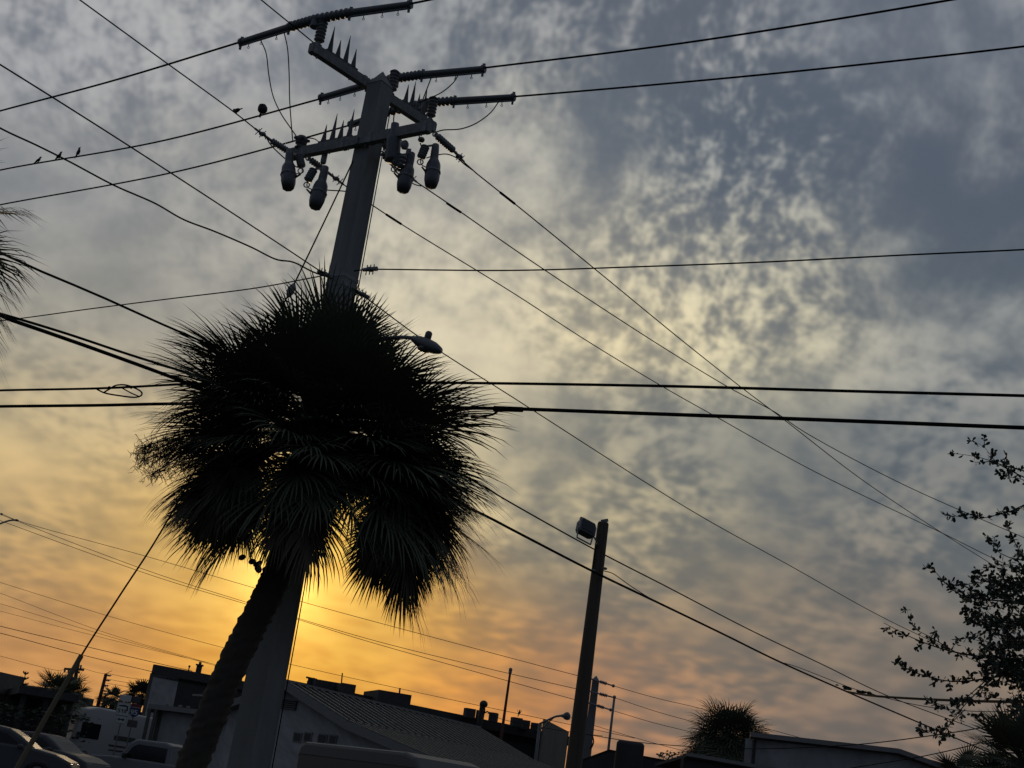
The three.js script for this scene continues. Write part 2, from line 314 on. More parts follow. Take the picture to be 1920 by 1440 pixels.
// split tubes that cover the conductors by the insulators
function cover(pix, label) {
  const [a, b, c, d, e] = pix.map(([x, y]) => atHeight(x, y, WIRE_H));     // outer end, start of ribs, insulator, end of ribs, outer end
  const o = thing('line_cover', c, label, 'line cover', 'covers over the conductors');
  const ribs = (p, q, n, name) => part(name, sheds(p, q, 0.048, 0.066, n, 12), M.cover, o);
  ribs(b, c, 7, 'ribbed_sleeve'); ribs(c, d, 7, 'ribbed_sleeve');
  part('hood', [ball(c, 0.062, 1, 0.9, 1), rod(c.clone().add(V(0, -0.12, 0)), c, 0.064, 0.055, 12)], M.cover, o);
  for (const [p, q] of [[b, a], [d, e]]) {
    const t = part('tube_cover', [rod(p, q, 0.047, 0.043, 12)], M.cover, o), dir = q.clone().sub(p).normalize();
    part('lip', beam(p.clone().add(V(0, -0.052, 0)), q.clone().add(V(0, -0.048, 0)), 0.02, 0.03), M.cover, t);
    for (const s of [0.02, 0.97]) { const k = p.clone().lerp(q, s); part('collar', rod(k.clone().addScaledVector(dir, -0.02), k.clone().addScaledVector(dir, 0.02), 0.056, 0.056, 10), M.cover, t); for (const [y0, y1, w] of [[0.05, 0.075, 0.03], [-0.11, -0.05, 0.022]]) part('latch', beam(k.clone().add(V(0, y0, 0)), k.clone().add(V(0, y1, 0)), w, w * 1.35, V(1, 0, 0)), M.cover, t); }
    for (const s of [0.25, 0.55, 0.8]) { const k = p.clone().lerp(q, s).add(V(0, -0.06, 0)); part('clip', [rod(k, k.clone().add(V(0.005, -0.05, 0)), 0.006, 0.006, 5), new THREE.TorusGeometry(0.014, 0.004, 5, 9).translate(k.x + 0.005, k.y - 0.06, k.z)], M.cover, t); }
  }
  return o;
}
cover([[450, 80], [545, 50], [593, 36], [655, 24], [772, 8]], 'dark tube cover bent over the insulator on the raised left crossarm end');
cover([[600, 184], [690, 158], [741, 147], [790, 140], [910, 129]], 'dark tube cover passing behind the pole cap, ending beneath the highest right conductor');
cover([[656, 234], [720, 212], [797, 193], [850, 189], [966, 182]], 'dark tube cover on the far right insulator, lowest of the tube covers');

// lines of the cross street, dead-ended on the lower arm and running off to the lower right
const r = 0.009;
wire('cross_line', [...at_h(9.05, [60, -66], [150, 0], [290, 102], [440, 211]), [483, 245, 'h', 9.04]], r, 'thin line from the upper left corner to the strain insulator at the lower crossarm', 'power line', 'cross street lines');
wire('cross_line', [...at_h(10.3, [440, -42], [490, 0], [588, 80]), [690, 166, 'h', 10.2]], r, 'thin line dropping behind the raised crossarm from the top edge', 'power line', 'cross street lines');
wire('cross_line', at_h(9.0, [862, 297], [886, 319], [960, 378], [1110, 500], [1282, 641], [1396, 731], [1465, 783], [1627, 907], [1871, 1065], [2030, 1160]), r, 'thin line leaving the right crossarm end, steepest of those crossing the right sky', 'power line', 'cross street lines');
wire('cross_line', [[779, 340, 'h', 8.75], ...at_h(8.8, [850, 388], [1000, 492], [1227, 641], [1371, 729], [1452, 772], [1510, 811], [1699, 911], [1920, 1008], [2050, 1065])], r, 'thin line from below the fuse bottles to the outer right tree twig', 'power line', 'cross street lines');
wire('cross_line', [[640, 343, 'h', 8.75], [700, 386, 'h', 8.72], ...at_h(8.75, [760, 425], [960, 548], [1102, 640], [1246, 727], [1349, 785], [1527, 884], [1782, 1007], [1852, 1042], [2000, 1110])], r, 'thin line emerging from behind the concrete shaft, below two that it later meets', 'power line', 'cross street lines');
wire('neutral_line', [[660, 540, 'r', 15.36], [683, 556, 'h', 7.02], ...at_h(7.02, [800, 642], [960, 744], [1002, 771], [1299, 959], [1480, 1060], [1660, 1160], [1830, 1240], [1960, 1300])], r, 'thin line clamped to the shaft above the street lamp, passing into the right tree', 'power line');
wire('neutral_line', [...at_h(7.12, [-90, 66], [0, 121], [180, 234], [360, 350], [520, 455], [600, 508]), [613, 516, 'h', 7.12]], r, 'straight thin line from the left edge to a clamp on the left of the shaft', 'power line');
wire('service_line', [...at_h(7.1, [-80, 190], [0, 240], [70, 273], [130, 303], [215, 348], [290, 381], [345, 412], [400, 433], [470, 463], [520, 487], [548, 491], [585, 509], [606, 517])], 0.0105, 'wavy twisted line from the left edge to a clamp on the left of the shaft', 'power line');
wire('street_neutral', [...at_h(7.14, [-100, 611], [22, 599], [170, 579], [320, 560], [480, 540], [605, 517])], r, 'thin line from the left edge rising gently to the shaft above the palm', 'power line');
wire('street_neutral', [[664, 508, 'r', 15.36], [690, 505, 'h', 7.19], [720, 505, 'h', 7.18], ...at_h(7.16, [960, 507], [1200, 500], [1440, 491], [1700, 478], [1920, 468], [2060, 460])], r, 'lone thin line running almost level across the right half at mid height', 'power line');
// communication cables
wire('cable', at_h(5.65, [-40, 452], [0, 473], [50, 497], [180, 552], [320, 615], [415, 656], [600, 752], [890, 903], [960, 944], [1116, 1031], [1250, 1100], [1404, 1180], [1540, 1245], [1665, 1305], [1827, 1366], [1960, 1418]), 0.013, 'black cable through the big palm crown, upper of two at the wooden pole', 'cable', 'cross street cables');
const trunkCable = at_h(5.1, [-40, 572], [0, 592], [120, 634], [240, 677], [360, 722], [575, 818], [900, 962], [960, 993], [1107, 1069], [1238, 1132], [1350, 1186], [1460, 1240], [1588, 1297], [1700, 1345], [1832, 1401], [1960, 1455]);
wire('cable', trunkCable, 0.02, 'thickest black cable running down to the right past the wooden pole to the low palm', 'cable', 'cross street cables');
wire('cable', at_h(5.25, [-40, 578], [0, 588], [120, 624], [240, 664], [390, 712], [500, 756], [600, 800]), 0.014, 'black cable just above the thickest one, between left edge and palm crown', 'cable', 'cross street cables');
wire('cable', at_h(5.8, [-100, 736], [0, 732], [190, 728], [400, 718], [600, 716], [870, 718], [1250, 724], [1580, 733], [1920, 742], [2060, 746]), 0.0165, 'level black cable with a slack loop, upper of two crossing the palm', 'cable', 'near street cables');
wire('cable', at_h(5.54, [-100, 764], [0, 762], [180, 760], [330, 757], [600, 757], [880, 765], [945, 766], [1200, 775], [1560, 788], [1920, 802], [2060, 807]), 0.0215, 'heavy level black cable, lower of two crossing the palm', 'cable', 'near street cables');
// slack loop and splice on those cables
{
  const p = pathOf(at_h(5.8, [182, 730], [197, 737], [225, 742], [252, 745], [264, 742], [265, 735], [254, 728], [236, 722], [220, 722], [206, 729], [196, 735]));
  const o = solo('slack_loop', [tube(p, 0.011, 6, 6), ...[[205, 727], [246, 726]].map(([x, y]) => ball(atHeight(x, y, 5.8), 0.022)), tube(pathOf(at_h(5.8, [228, 727], [246, 737], [262, 744])), 0.009, 4)], M.wire, p[0], 'slack cable loop tied in a teardrop under the level cable at left', 'cable loop');
}
wire('drop_cable', at_h(5.52, [884, 783], [905, 781], [924, 777], [938, 768], [952, 765], [980, 767]), 0.014, 'short cable end curving up to a splice on the heavy cable right of the palm', 'cable');
part('splice', []. concat(rod(atHeight(926, 766, 5.54), atHeight(980, 768, 5.54), 0.032, 0.03, 8)), M.wire);
tag(scene.children[scene.children.length - 1], 'dark sleeve splice on the heavy level cable just right of the palm', 'cable splice');
{
  const a = atHeight(1588, 1297, 5.1);
  const pts = [a, ...pathOf(at_d([1640, 1305, 28.5], [1780, 1313, 24], [1920, 1316, 20], [2050, 1316, 17]))];
  solo('branch_cable', tube(pts, 0.023, 8), M.wire, a, 'thick cable branching off level to the right in front of the tree', 'cable');
  const g = []; const q = rng(5);
  for (let i = 0; i < 26; i++) { const t = q(), p = atHeight(mix(1568, 1640, t), mix(1288, 1305, t) - q() * 5, 5.12); g.push(ball(p, 0.02 + 0.025 * q(), 1.6, 0.7, 1.2)); }
  solo('vine_tuft', g, M.leaf, atHeight(1600, 1298, 5.1), 'small tuft of growth on the thick cable where it forks', 'plant');
}
wire('drop_cable', [[1131, 1070, 'r', 21.8], [1150, 1076, 'h', 5.25], [1180, 1097, 'h', 5.18], [1218, 1121, 'h', 5.12], [1245, 1134, 'h', 5.1]], 0.008, 'slack thin cable from the wooden pole joining the thick cable', 'cable');
wire('drop_cable', at_d([1470, 1243, 29.8], [1496, 1251, 29.5], [1560, 1276, 29], [1612, 1295, 28], [1720, 1322, 26], [1815, 1333, 24], [1910, 1334, 22], [2000, 1333, 20]), 0.007, 'thin slack cable just above the fork of the thick cable', 'cable');
wire('service_drop', at_d([1088, 1375, 44], [1190, 1391, 42], [1298, 1400, 40], [1414, 1404, 37], [1605, 1396, 32], [1755, 1378, 28], [1882, 1357, 24], [1990, 1335, 21]), 0.012, 'drooping wire passing in front of the round palm and the pale wall', 'cable');
wire('service_drop', at_d([1570, 1446, 33], [1597, 1440, 32], [1725, 1419, 29], [1815, 1399, 27], [1885, 1379, 25], [2000, 1345, 22]), 0.011, 'wire rising to the right above the pale wall to the low palm', 'cable');

// ---------------------------------------------------------------- strain insulators, fuses, jumpers, clamps at the arms
function strain(a, b, tail, label) {
  const o = thing('strain_insulator', a, label, 'insulator', 'strain insulators of the cross street lines');
  part('ribbed_body', sheds(a.clone().lerp(b, 0.12), b, 0.026, 0.047, 8, 12), M.porcelain, o);
  part('end_fitting', [rod(a, a.clone().lerp(b, 0.13), 0.02, 0.02, 8), new THREE.TorusGeometry(0.03, 0.009, 6, 10).translate(a.x, a.y, a.z)], M.steel, o);
  const c = part('clamp', [rod(b, tail, 0.02, 0.014, 7), ball(b.clone().lerp(tail, 0.55), 0.04, 1.2, 0.7, 1)], M.steel, o);
  const d = tail.clone().sub(b).normalize(), mid = b.clone().lerp(tail, 0.6);
  for (let i = 0; i < 4; i++) { const p = mid.clone().addScaledVector(d, (i - 1.5) * 0.035), s = i % 2 ? 1 : -1; part('u_bolt', rod(p.clone().add(V(-0.03 * s, -0.06, 0.02)), p.clone().add(V(0.03 * s, 0.06, -0.02)), 0.006, 0.006, 5), M.steel, c); }
  return o;
}
strain(onV(0.0).add(V(0, 0.02, 0)), atHeight(509, 264, 9.02), atHeight(478, 241, 9.04), 'ribbed insulator on the upper left side of the lower crossarm end, line going up left');
strain(atHeight(578, 297, 8.86), atHeight(613, 322, 8.82), atHeight(644, 346, 8.75), 'ribbed insulator under the left half of the lower crossarm, pointing at the shaft');
strain(atHeight(716, 288, 8.86), atHeight(752, 318, 8.8), atHeight(781, 341, 8.75), 'ribbed insulator close to the right of the shaft, below the crossing arms');
strain(atHeight(816, 252, 8.98), atHeight(850, 282, 8.98), atHeight(870, 303, 9.0), 'ribbed insulator slanting down from the joined right arm ends');
wire('jumper', at_h(8.98, [800, 296], [818, 291], [838, 289], [856, 296], [872, 309], [886, 319]), 0.008, 'arched jumper beside the right slanting insulator', 'jumper wire');
wire('jumper', at_h(8.78, [768, 340], [778, 346], [790, 349]), 0.008, 'short jumper at the bottom of the right middle fuse bottle', 'jumper wire');
wire('jumper', [[497, 253, 'h', 9.03], [508, 272, 'h', 9.0], [526, 290, 'h', 8.9], [545, 306, 'h', 8.78], [558, 314, 'h', 8.7]], 0.008, 'jumper dropping from the left line clamp behind the left fuse bottle', 'jumper wire');
wire('jumper', [[608, 356, 'h', 8.5], [622, 357, 'h', 8.55], [640, 358, 'h', 8.6], [658, 360, 'h', 8.65]], 0.008, 'nearly level jumper from the lowest fuse bottle to behind the shaft', 'jumper wire');
wire('jumper', [[489, 76, 'h', WIRE_H - 0.08], [499, 100, 'h', 10.1], [504, 140, 'h', 9.85], [512, 180, 'h', 9.6], [528, 215, 'h', 9.35], [545, 240, 'h', 9.2], [556, 256, 'h', 9.1]], 0.008, 'outer of two wires hanging from the left tube cover to the left arm end', 'jumper wire');
wire('jumper', [[533, 62, 'h', WIRE_H - 0.08], [539, 90, 'h', 10.1], [542, 135, 'h', 9.85], [543, 185, 'h', 9.55], [546, 230, 'h', 9.3], [549, 265, 'h', 9.1]], 0.008, 'inner of two wires hanging from the left tube cover to the left arm end', 'jumper wire');
wire('jumper', [[562, 262, 'h', 9.14], [575, 259, 'h', 9.2], [588, 260, 'h', 9.18], [598, 266, 'h', 9.08]], 0.007, 'small arched wire left of the lower row of spikes', 'jumper wire');
wire('jumper', [[858, 143, 'h', WIRE_H - 0.05], [848, 157, 'h', 10.1], [830, 172, 'h', 9.95], [806, 184, 'h', 9.85], [786, 192, 'h', 9.8]], 0.008, 'curved wire between the two right tube covers', 'jumper wire');
wire('jumper', [[808, 147, 'h', WIRE_H - 0.05], [800, 168, 'h', 10.0], [793, 186, 'h', 9.85]], 0.008, 'short straight wire between the two right tube covers', 'jumper wire');
wire('jumper', [[935, 191, 'h', WIRE_H - 0.06], [918, 213, 'h', 9.9], [893, 231, 'h', 9.6], [862, 242, 'h', 9.3], [830, 244, 'h', 9.12], [816, 248, 'h', 9.03]], 0.008, 'long curved wire from the lowest tube cover back to the right arm ends', 'jumper wire');
wire('jumper', [[716, 262, 'h', 9.1], [722, 285, 'h', 8.9], [730, 305, 'h', 8.7], [742, 320, 'h', 8.6], [752, 334, 'h', 8.5]], 0.008, 'loose lead from the shaft side past the stout canister to the right middle fuse bottle', 'jumper wire');
wire('jumper', [[742, 200, 'h', 9.75], [738, 225, 'h', 9.5], [742, 245, 'h', 9.25], [752, 262, 'h', 9.1], [760, 275, 'h', 9.0]], 0.008, 'lead dropping from the middle insulator between the crossing arms', 'jumper wire');
wire('jumper', [[792, 232, 'h', 9.6], [786, 252, 'h', 9.3], [790, 275, 'h', 9.05], [798, 292, 'h', 8.9]], 0.008, 'lead from the right insulator foot to the right end fuse bottle', 'jumper wire');
for (const [x, y, h, w] of [[724, 275, 8.9, 0.09], [748, 268, 8.95, 0.07], [790, 262, 8.95, 0.08], [762, 306, 8.75, 0.06], [726, 300, 8.75, 0.07], [566, 292, 8.85, 0.06], [606, 304, 8.8, 0.07]]) { const p = atHeight(x, y, h); part('hanger', beam(p.clone().setY(HV - 0.03), p, w * 0.5, w), M.steel, pole); part('hanger', ball(p, w * 0.55, 1, 0.8, 1), M.porcelain, pole); }
function fuse(top, bottom, scale, turn, label) {
  const o = thing('fuse_bottle', top, label, 'fuse cutout', 'hanging fuse bottles'), at = (t) => top.clone().lerp(bottom, t), L = top.distanceTo(bottom);
  part('neck', turned([[0, 0], [0.045, 0], [0.052, 0.15], [0.056, 0.42]].map(([q, t]) => [q * scale, t]), top, bottom, 12), M.lamp, o);
  part('body', turned([[0.056, 0.34], [0.086, 0.45], [0.093, 0.52], [0.097, 0.76], [0.095, 0.86], [0.076, 1], [0, 1]].map(([q, t]) => [q * scale, t]), top, bottom, 8), M.lamp, o);
  part('rim', turned([[0.096, 0.64], [0.106, 0.655], [0.106, 0.675], [0.096, 0.69]].map(([q, t]) => [q * scale, t]), top, bottom, 12), M.steel, o);
  const ax = V(Math.cos(turn), 0, Math.sin(turn)), u = at(0.72).addScaledVector(ax, 0.085 * scale);
  part('handle', rod(u, u.clone().addScaledVector(ax, 0.07).add(V(0, 0.05, 0)), 0.016, 0.01, 6), M.black, o);
  const m = at(0.12).addScaledVector(ax, 0.13), n = at(0.42).addScaledVector(ax, 0.17);
  const ins = part('insulator', sheds(m, n, 0.03, 0.055, 5, 12), M.porcelain, o);
  part('ring', new THREE.TorusGeometry(0.035, 0.008, 6, 12).translate(n.x, n.y - 0.06, n.z), M.steel, ins);
  part('strap', [beam(top.clone(), m, 0.03, 0.02), tube([n, n.clone().add(V(0.02, -0.1, 0.02)), at(0.6)], 0.007, 5)], M.steel, o);
  return o;
}
fuse(atRange(543, 282, 15.9), atRange(540, 352, 15.7), 1, 0.2, 'hanging grey fuse bottle at the far left crossarm end');
fuse(atRange(610, 314, 15.4), atRange(591, 388, 15.25), 1, 2.9, 'hanging grey fuse bottle tilted left of the shaft, lowest of all the fuse bottles');
fuse(atRange(772, 288, 15.0), atRange(755, 357, 14.9), 1, 2.8, 'hanging grey fuse bottle between the ribbed arrester and the right arm end');
fuse(atRange(817, 272, 14.7), atRange(808, 349, 14.6), 0.95, 2.7, 'hanging grey fuse bottle under the right end of the crossarms');
{
  const a = atRange(741, 232, 15.0), b = atRange(735, 303, 15.0), o = thing('arrester', a, 'stout dark canister against the right side of the shaft below the crossing arms', 'arrester');
  part('canister', turned([[0, 0], [0.05, 0], [0.055, 0.3], [0.085, 0.36], [0.092, 0.45], [0.092, 0.92], [0.075, 1], [0, 1]], a, b, 14), M.lamp, o);
  part('bracket', [beam(a.clone().lerp(b, 0.2), onV(0.72), 0.05, 0.04)], M.steel, o);
  const c = atRange(756, 292, 14.9); part('insulator', sheds(c, atRange(750, 314, 14.9), 0.03, 0.055, 3), M.porcelain, o);
  const d = atRange(759, 272, 14.9); part('knob', ball(d, 0.05, 1, 1.3, 1), M.porcelain, o);
}
{ // knobbly terminal on top of the left arm end
  const c = onV(0.06).add(V(0, 0.1, 0)), o = thing('terminal_cap', c, 'knobbly dark terminal cap standing on the left end of the lower crossarm', 'terminal cap');
  part('cap', [ball(c.clone().add(V(0, 0.09, 0)), 0.085, 1, 0.8, 1)], M.polymer, o);
  part('base', sheds(c.clone().add(V(0, -0.06, 0)), c.clone().add(V(0, 0.07, 0)), 0.05, 0.075, 2), M.polymer, o);
  for (let i = 0; i < 5; i++) { const a = i * 1.3, p = c.clone().add(V(Math.cos(a) * 0.09, 0.09, Math.sin(a) * 0.09)); part('stud', ball(p, 0.022), M.polymer, o); }
}
function clampAt(p, dir, label) {
  const o = thing('line_clamp', p, label, 'line clamp'), d = dir.clone().normalize();
  part('jaw', [rod(p.clone().addScaledVector(d, -0.1), p.clone().addScaledVector(d, 0.1), 0.024, 0.03, 7), ball(p, 0.04, 1.2, 0.8, 1)], M.steel, o);
  for (const s of [-0.05, 0, 0.05]) part('bolt', rod(p.clone().addScaledVector(d, s).add(V(0, -0.07, 0)), p.clone().addScaledVector(d, s).add(V(0, 0.06, 0)), 0.007, 0.007, 5), M.steel, o);
  return o;
}
clampAt(atHeight(609, 514, 7.12), V(1, -0.1, -0.7), 'cluster of clamps where three lines meet the left side of the shaft');
clampAt(atHeight(679, 552, 7.03), V(1, -0.1, -0.8), 'clamp with a small loop on the right side of the shaft above the palm');
clampAt(atHeight(694, 505, 7.18), V(1, 0, 0.6), 'twin sleeve clamp on the right of the shaft holding the lone level line');
wire('jumper', [[603, 520, 'h', 7.1], [607, 545, 'h', 6.95], [608, 565, 'h', 6.8], [614, 585, 'h', 6.65]], 0.007, 'loose wire hanging down the left side of the shaft into the palm', 'jumper wire');
wire('preformed_grip', at_h(8.98, [938, 361], [951, 371], [965, 382]), 0.018, 'thicker grip sleeve on the steepest cross street line', 'line grip', 'grip sleeves on the cross street lines');
wire('preformed_grip', at_h(8.8, [838, 381], [850, 389], [864, 398]), 0.018, 'thicker grip sleeve on the middle cross street line', 'line grip', 'grip sleeves on the cross street lines');
wire('preformed_grip', at_h(8.75, [724, 402], [738, 411], [752, 420]), 0.018, 'thicker grip sleeve on the cross street line nearest the shaft', 'line grip', 'grip sleeves on the cross street lines');

// guy wire and its guard
{
  const p = pathOf([[662, 302, 'r', 15.35], [604, 424, 'd', 16.1], [545, 545, 'd', 15.5], [520, 590, 'd', 15.3], [410, 798, 'd', 14.4], [300, 1000, 'd', 13.6], [225, 1116, 'd', 13.1], [152, 1230, 'd', 12.7], [95, 1330, 'd', 12.3], [32, 1440, 'd', 11.9], [-40, 1566, 'd', 11.4]]);
  const o = thing('guy_wire', p[p.length - 1], 'slanting guy wire left of the palm, in a dull yellow guard near the ground', 'guy wire');
  part('strand', tube(p, 0.0095, 8, 6), M.wire, o);
  part('guard', tube(p.slice(7), 0.026, 6, 8), M.guard, o);
  part('insulator', turned([[0, 0], [0.02, 0], [0.045, 0.35], [0.045, 0.65], [0.02, 1], [0, 1]], atDepth(551, 533, 15.55), atDepth(540, 556, 15.45), 10), M.porcelain, o);
}
// street lamp on the shaft
{
  const a = POLE.clone().setY(6.1), tip = atRange(772, 634, 13.6);
  const o = thing('street_lamp', a, 'grey cobra head street lamp poking out of the palm top right of the shaft', 'street lamp');
  const e = atRange(824, 657, 13.3), d = e.clone().sub(tip).normalize(), n = d.clone().cross(V(0, 0, 1)).normalize();
  part('arm', tube([a, atRange(700, 640, 14.6), atRange(738, 633, 14.0), tip, tip.clone().lerp(e, 0.15)], 0.022, 6, 8), M.steel, o);
  const head = part('lamp_head', (() => { const L = tip.distanceTo(e) * 1.05, g = turned([[0, 0], [0.035, 0.01], [0.05, 0.1], [0.085, 0.28], [0.098, 0.5], [0.09, 0.75], [0.055, 0.94], [0, 1]], V(0, 0, 0), V(0, L, 0), 16); g.rotateZ(-Math.PI / 2).scale(1, 0.72, 1); g.applyMatrix4(basis(tip, d, UP)); return g; })(), M.lamp, o);
  part('photocell', turned([[0, 0], [0.038, 0], [0.038, 0.8], [0.025, 1], [0, 1]], tip.clone().lerp(e, 0.5).add(V(0.01, 0.06, 0)), tip.clone().lerp(e, 0.5).add(V(0.02, 0.145, 0)), 12), M.polymer, head);
  part('lens', ball(tip.clone().lerp(e, 0.6).add(V(-0.02, -0.045, 0)), 0.07, 1.3, 0.5, 1), M.lens, head);
}

// ---------------------------------------------------------------- fan palms
// a costapalm leaf: stalk, then a fan of drooping leaflets along a curving midrib; all in world places
function fanLeaf(q, base, dir, stalk, blade, droop, o = {}) {
  const pos = [], nor = [], n = o.leaflets ?? 40, segs = o.segs ?? 5, wid = o.width ?? 0.03;
  const tri = (a, b, c) => { const m = b.clone().sub(a).cross(c.clone().sub(a)).normalize(); for (const p of [a, b, c]) { pos.push(p.x, p.y, p.z); nor.push(m.x, m.y, m.z); } };
  let p = base.clone(); const d = dir.clone().normalize(), K = 7, line = [p.clone()];
  for (let i = 0; i < K; i++) { d.y -= droop * 0.11 * (1 - Math.max(0, -d.y) * 0.8); d.normalize(); p = p.clone().addScaledVector(d, stalk / K); line.push(p.clone()); }
  // stalk: three-sided
  for (let i = 0; i < K; i++) {
    const a = line[i], b = line[i + 1], t = b.clone().sub(a).normalize(), s = t.clone().cross(Math.abs(t.y) > 0.95 ? V(1, 0, 0) : UP).normalize(), u = s.clone().cross(t), w = (o.stalkWidth ?? 0.02) * (1 - 0.4 * i / K);
    const c = [s.clone().multiplyScalar(w), s.clone().multiplyScalar(-w), u.clone().multiplyScalar(w)];
    for (let k = 0; k < 3; k++) { const A = a.clone().add(c[k]), B = a.clone().add(c[(k + 1) % 3]), C = b.clone().add(c[(k + 1) % 3]), D = b.clone().add(c[k]); tri(A, B, C); tri(A, C, D); }
  }
  const T = d.clone(), S = T.clone().cross(Math.abs(T.y) > 0.97 ? V(Math.cos(q() * 6), 0, Math.sin(q() * 6)) : UP).normalize(), N = S.clone().cross(T).normalize();
  const twist = (q() - 0.5) * 0.9; S.applyAxisAngle(T, twist); N.applyAxisAngle(T, twist);
  const costa = (t) => p.clone().addScaledVector(T, t * blade * 0.42).add(V(0, -droop * 0.16 * blade * t * t, 0));
  const spread = o.spread ?? 2.2;
  for (let k = 0; k < n; k++) {
    const a = (k + 0.5) / n * 2 - 1, s = Math.abs(a), phi = a * spread;
    let c = costa((1 - s) * 0.95);
    const L = blade * (0.62 + 0.34 * (1 - s * s)) * (0.86 + 0.24 * q());
    const e = T.clone().multiplyScalar(Math.cos(phi)).addScaledVector(S, Math.sin(phi)).addScaledVector(N, 0.16 * s + 0.1 * (q() - 0.5)).normalize();
    const limp = (o.limp ?? 0.5) * (0.6 + 0.8 * q());
    let left = null, right = null;
    for (let i = 0; i <= segs; i++) {
      const t = i / segs, w = wid * (t < 0.35 ? mix(0.3, 1, t / 0.35) : (1 - (t - 0.35) / 0.65) ** 0.8) * 0.5 + 0.0012;
      let x = e.clone().cross(N); if (x.lengthSq() < 1e-4) x = S.clone(); x.normalize().multiplyScalar(w);
      const l = c.clone().add(x), r = c.clone().sub(x);
      if (left) { tri(left, right, r); if (i < segs) tri(left, r, l); }
      left = l; right = r;
      e.y -= limp * 0.42 * t * (1 + t); e.normalize();
      c = c.clone().addScaledVector(e, L / segs);
    }
  }
  const g = new THREE.BufferGeometry(); g.setAttribute('position', new THREE.Float32BufferAttribute(pos, 3)); g.setAttribute('normal', new THREE.Float32BufferAttribute(nor, 3));
  g.setAttribute('uv', new THREE.Float32BufferAttribute(new Float32Array(pos.length / 3 * 2), 2));
  return g;
}
const sph = (az, el) => V(Math.cos(el) * Math.sin(az), Math.sin(el), Math.cos(el) * Math.cos(az));   // az 0 points at the camera side, + to the right
// a rough trunk through given points
function trunkGeo(pts, r0, r1, q, n = 14, rough = 0.03) {
  const c = new THREE.CatmullRomCurve3(pts, false, 'centripetal'), rows = 120, g = new THREE.TubeGeometry(c, rows, 1, n, false), p = g.attributes.position;
  for (let i = 0; i <= rows; i++) {
    const o = c.getPointAt(i / rows), r = mix(r0, r1, i / rows);
    for (let j = 0; j <= n; j++) { const k = i * (n + 1) + j, v = V(p.getX(k), p.getY(k), p.getZ(k)).sub(o), f = r + rough * (noise(i * 0.55 + 3, (j % n) * 0.9) + (((i + (j % n) * 3) % 5) === 0 ? 0.9 : 0)); v.setLength(f).add(o); p.setXYZ(k, v.x, v.y, v.z); }
  }
  g.computeVertexNormals(); const u = g.attributes.uv; for (let i = 0; i < u.count; i++) u.setXY(i, u.getX(i) * 6, u.getY(i)); return g;
}
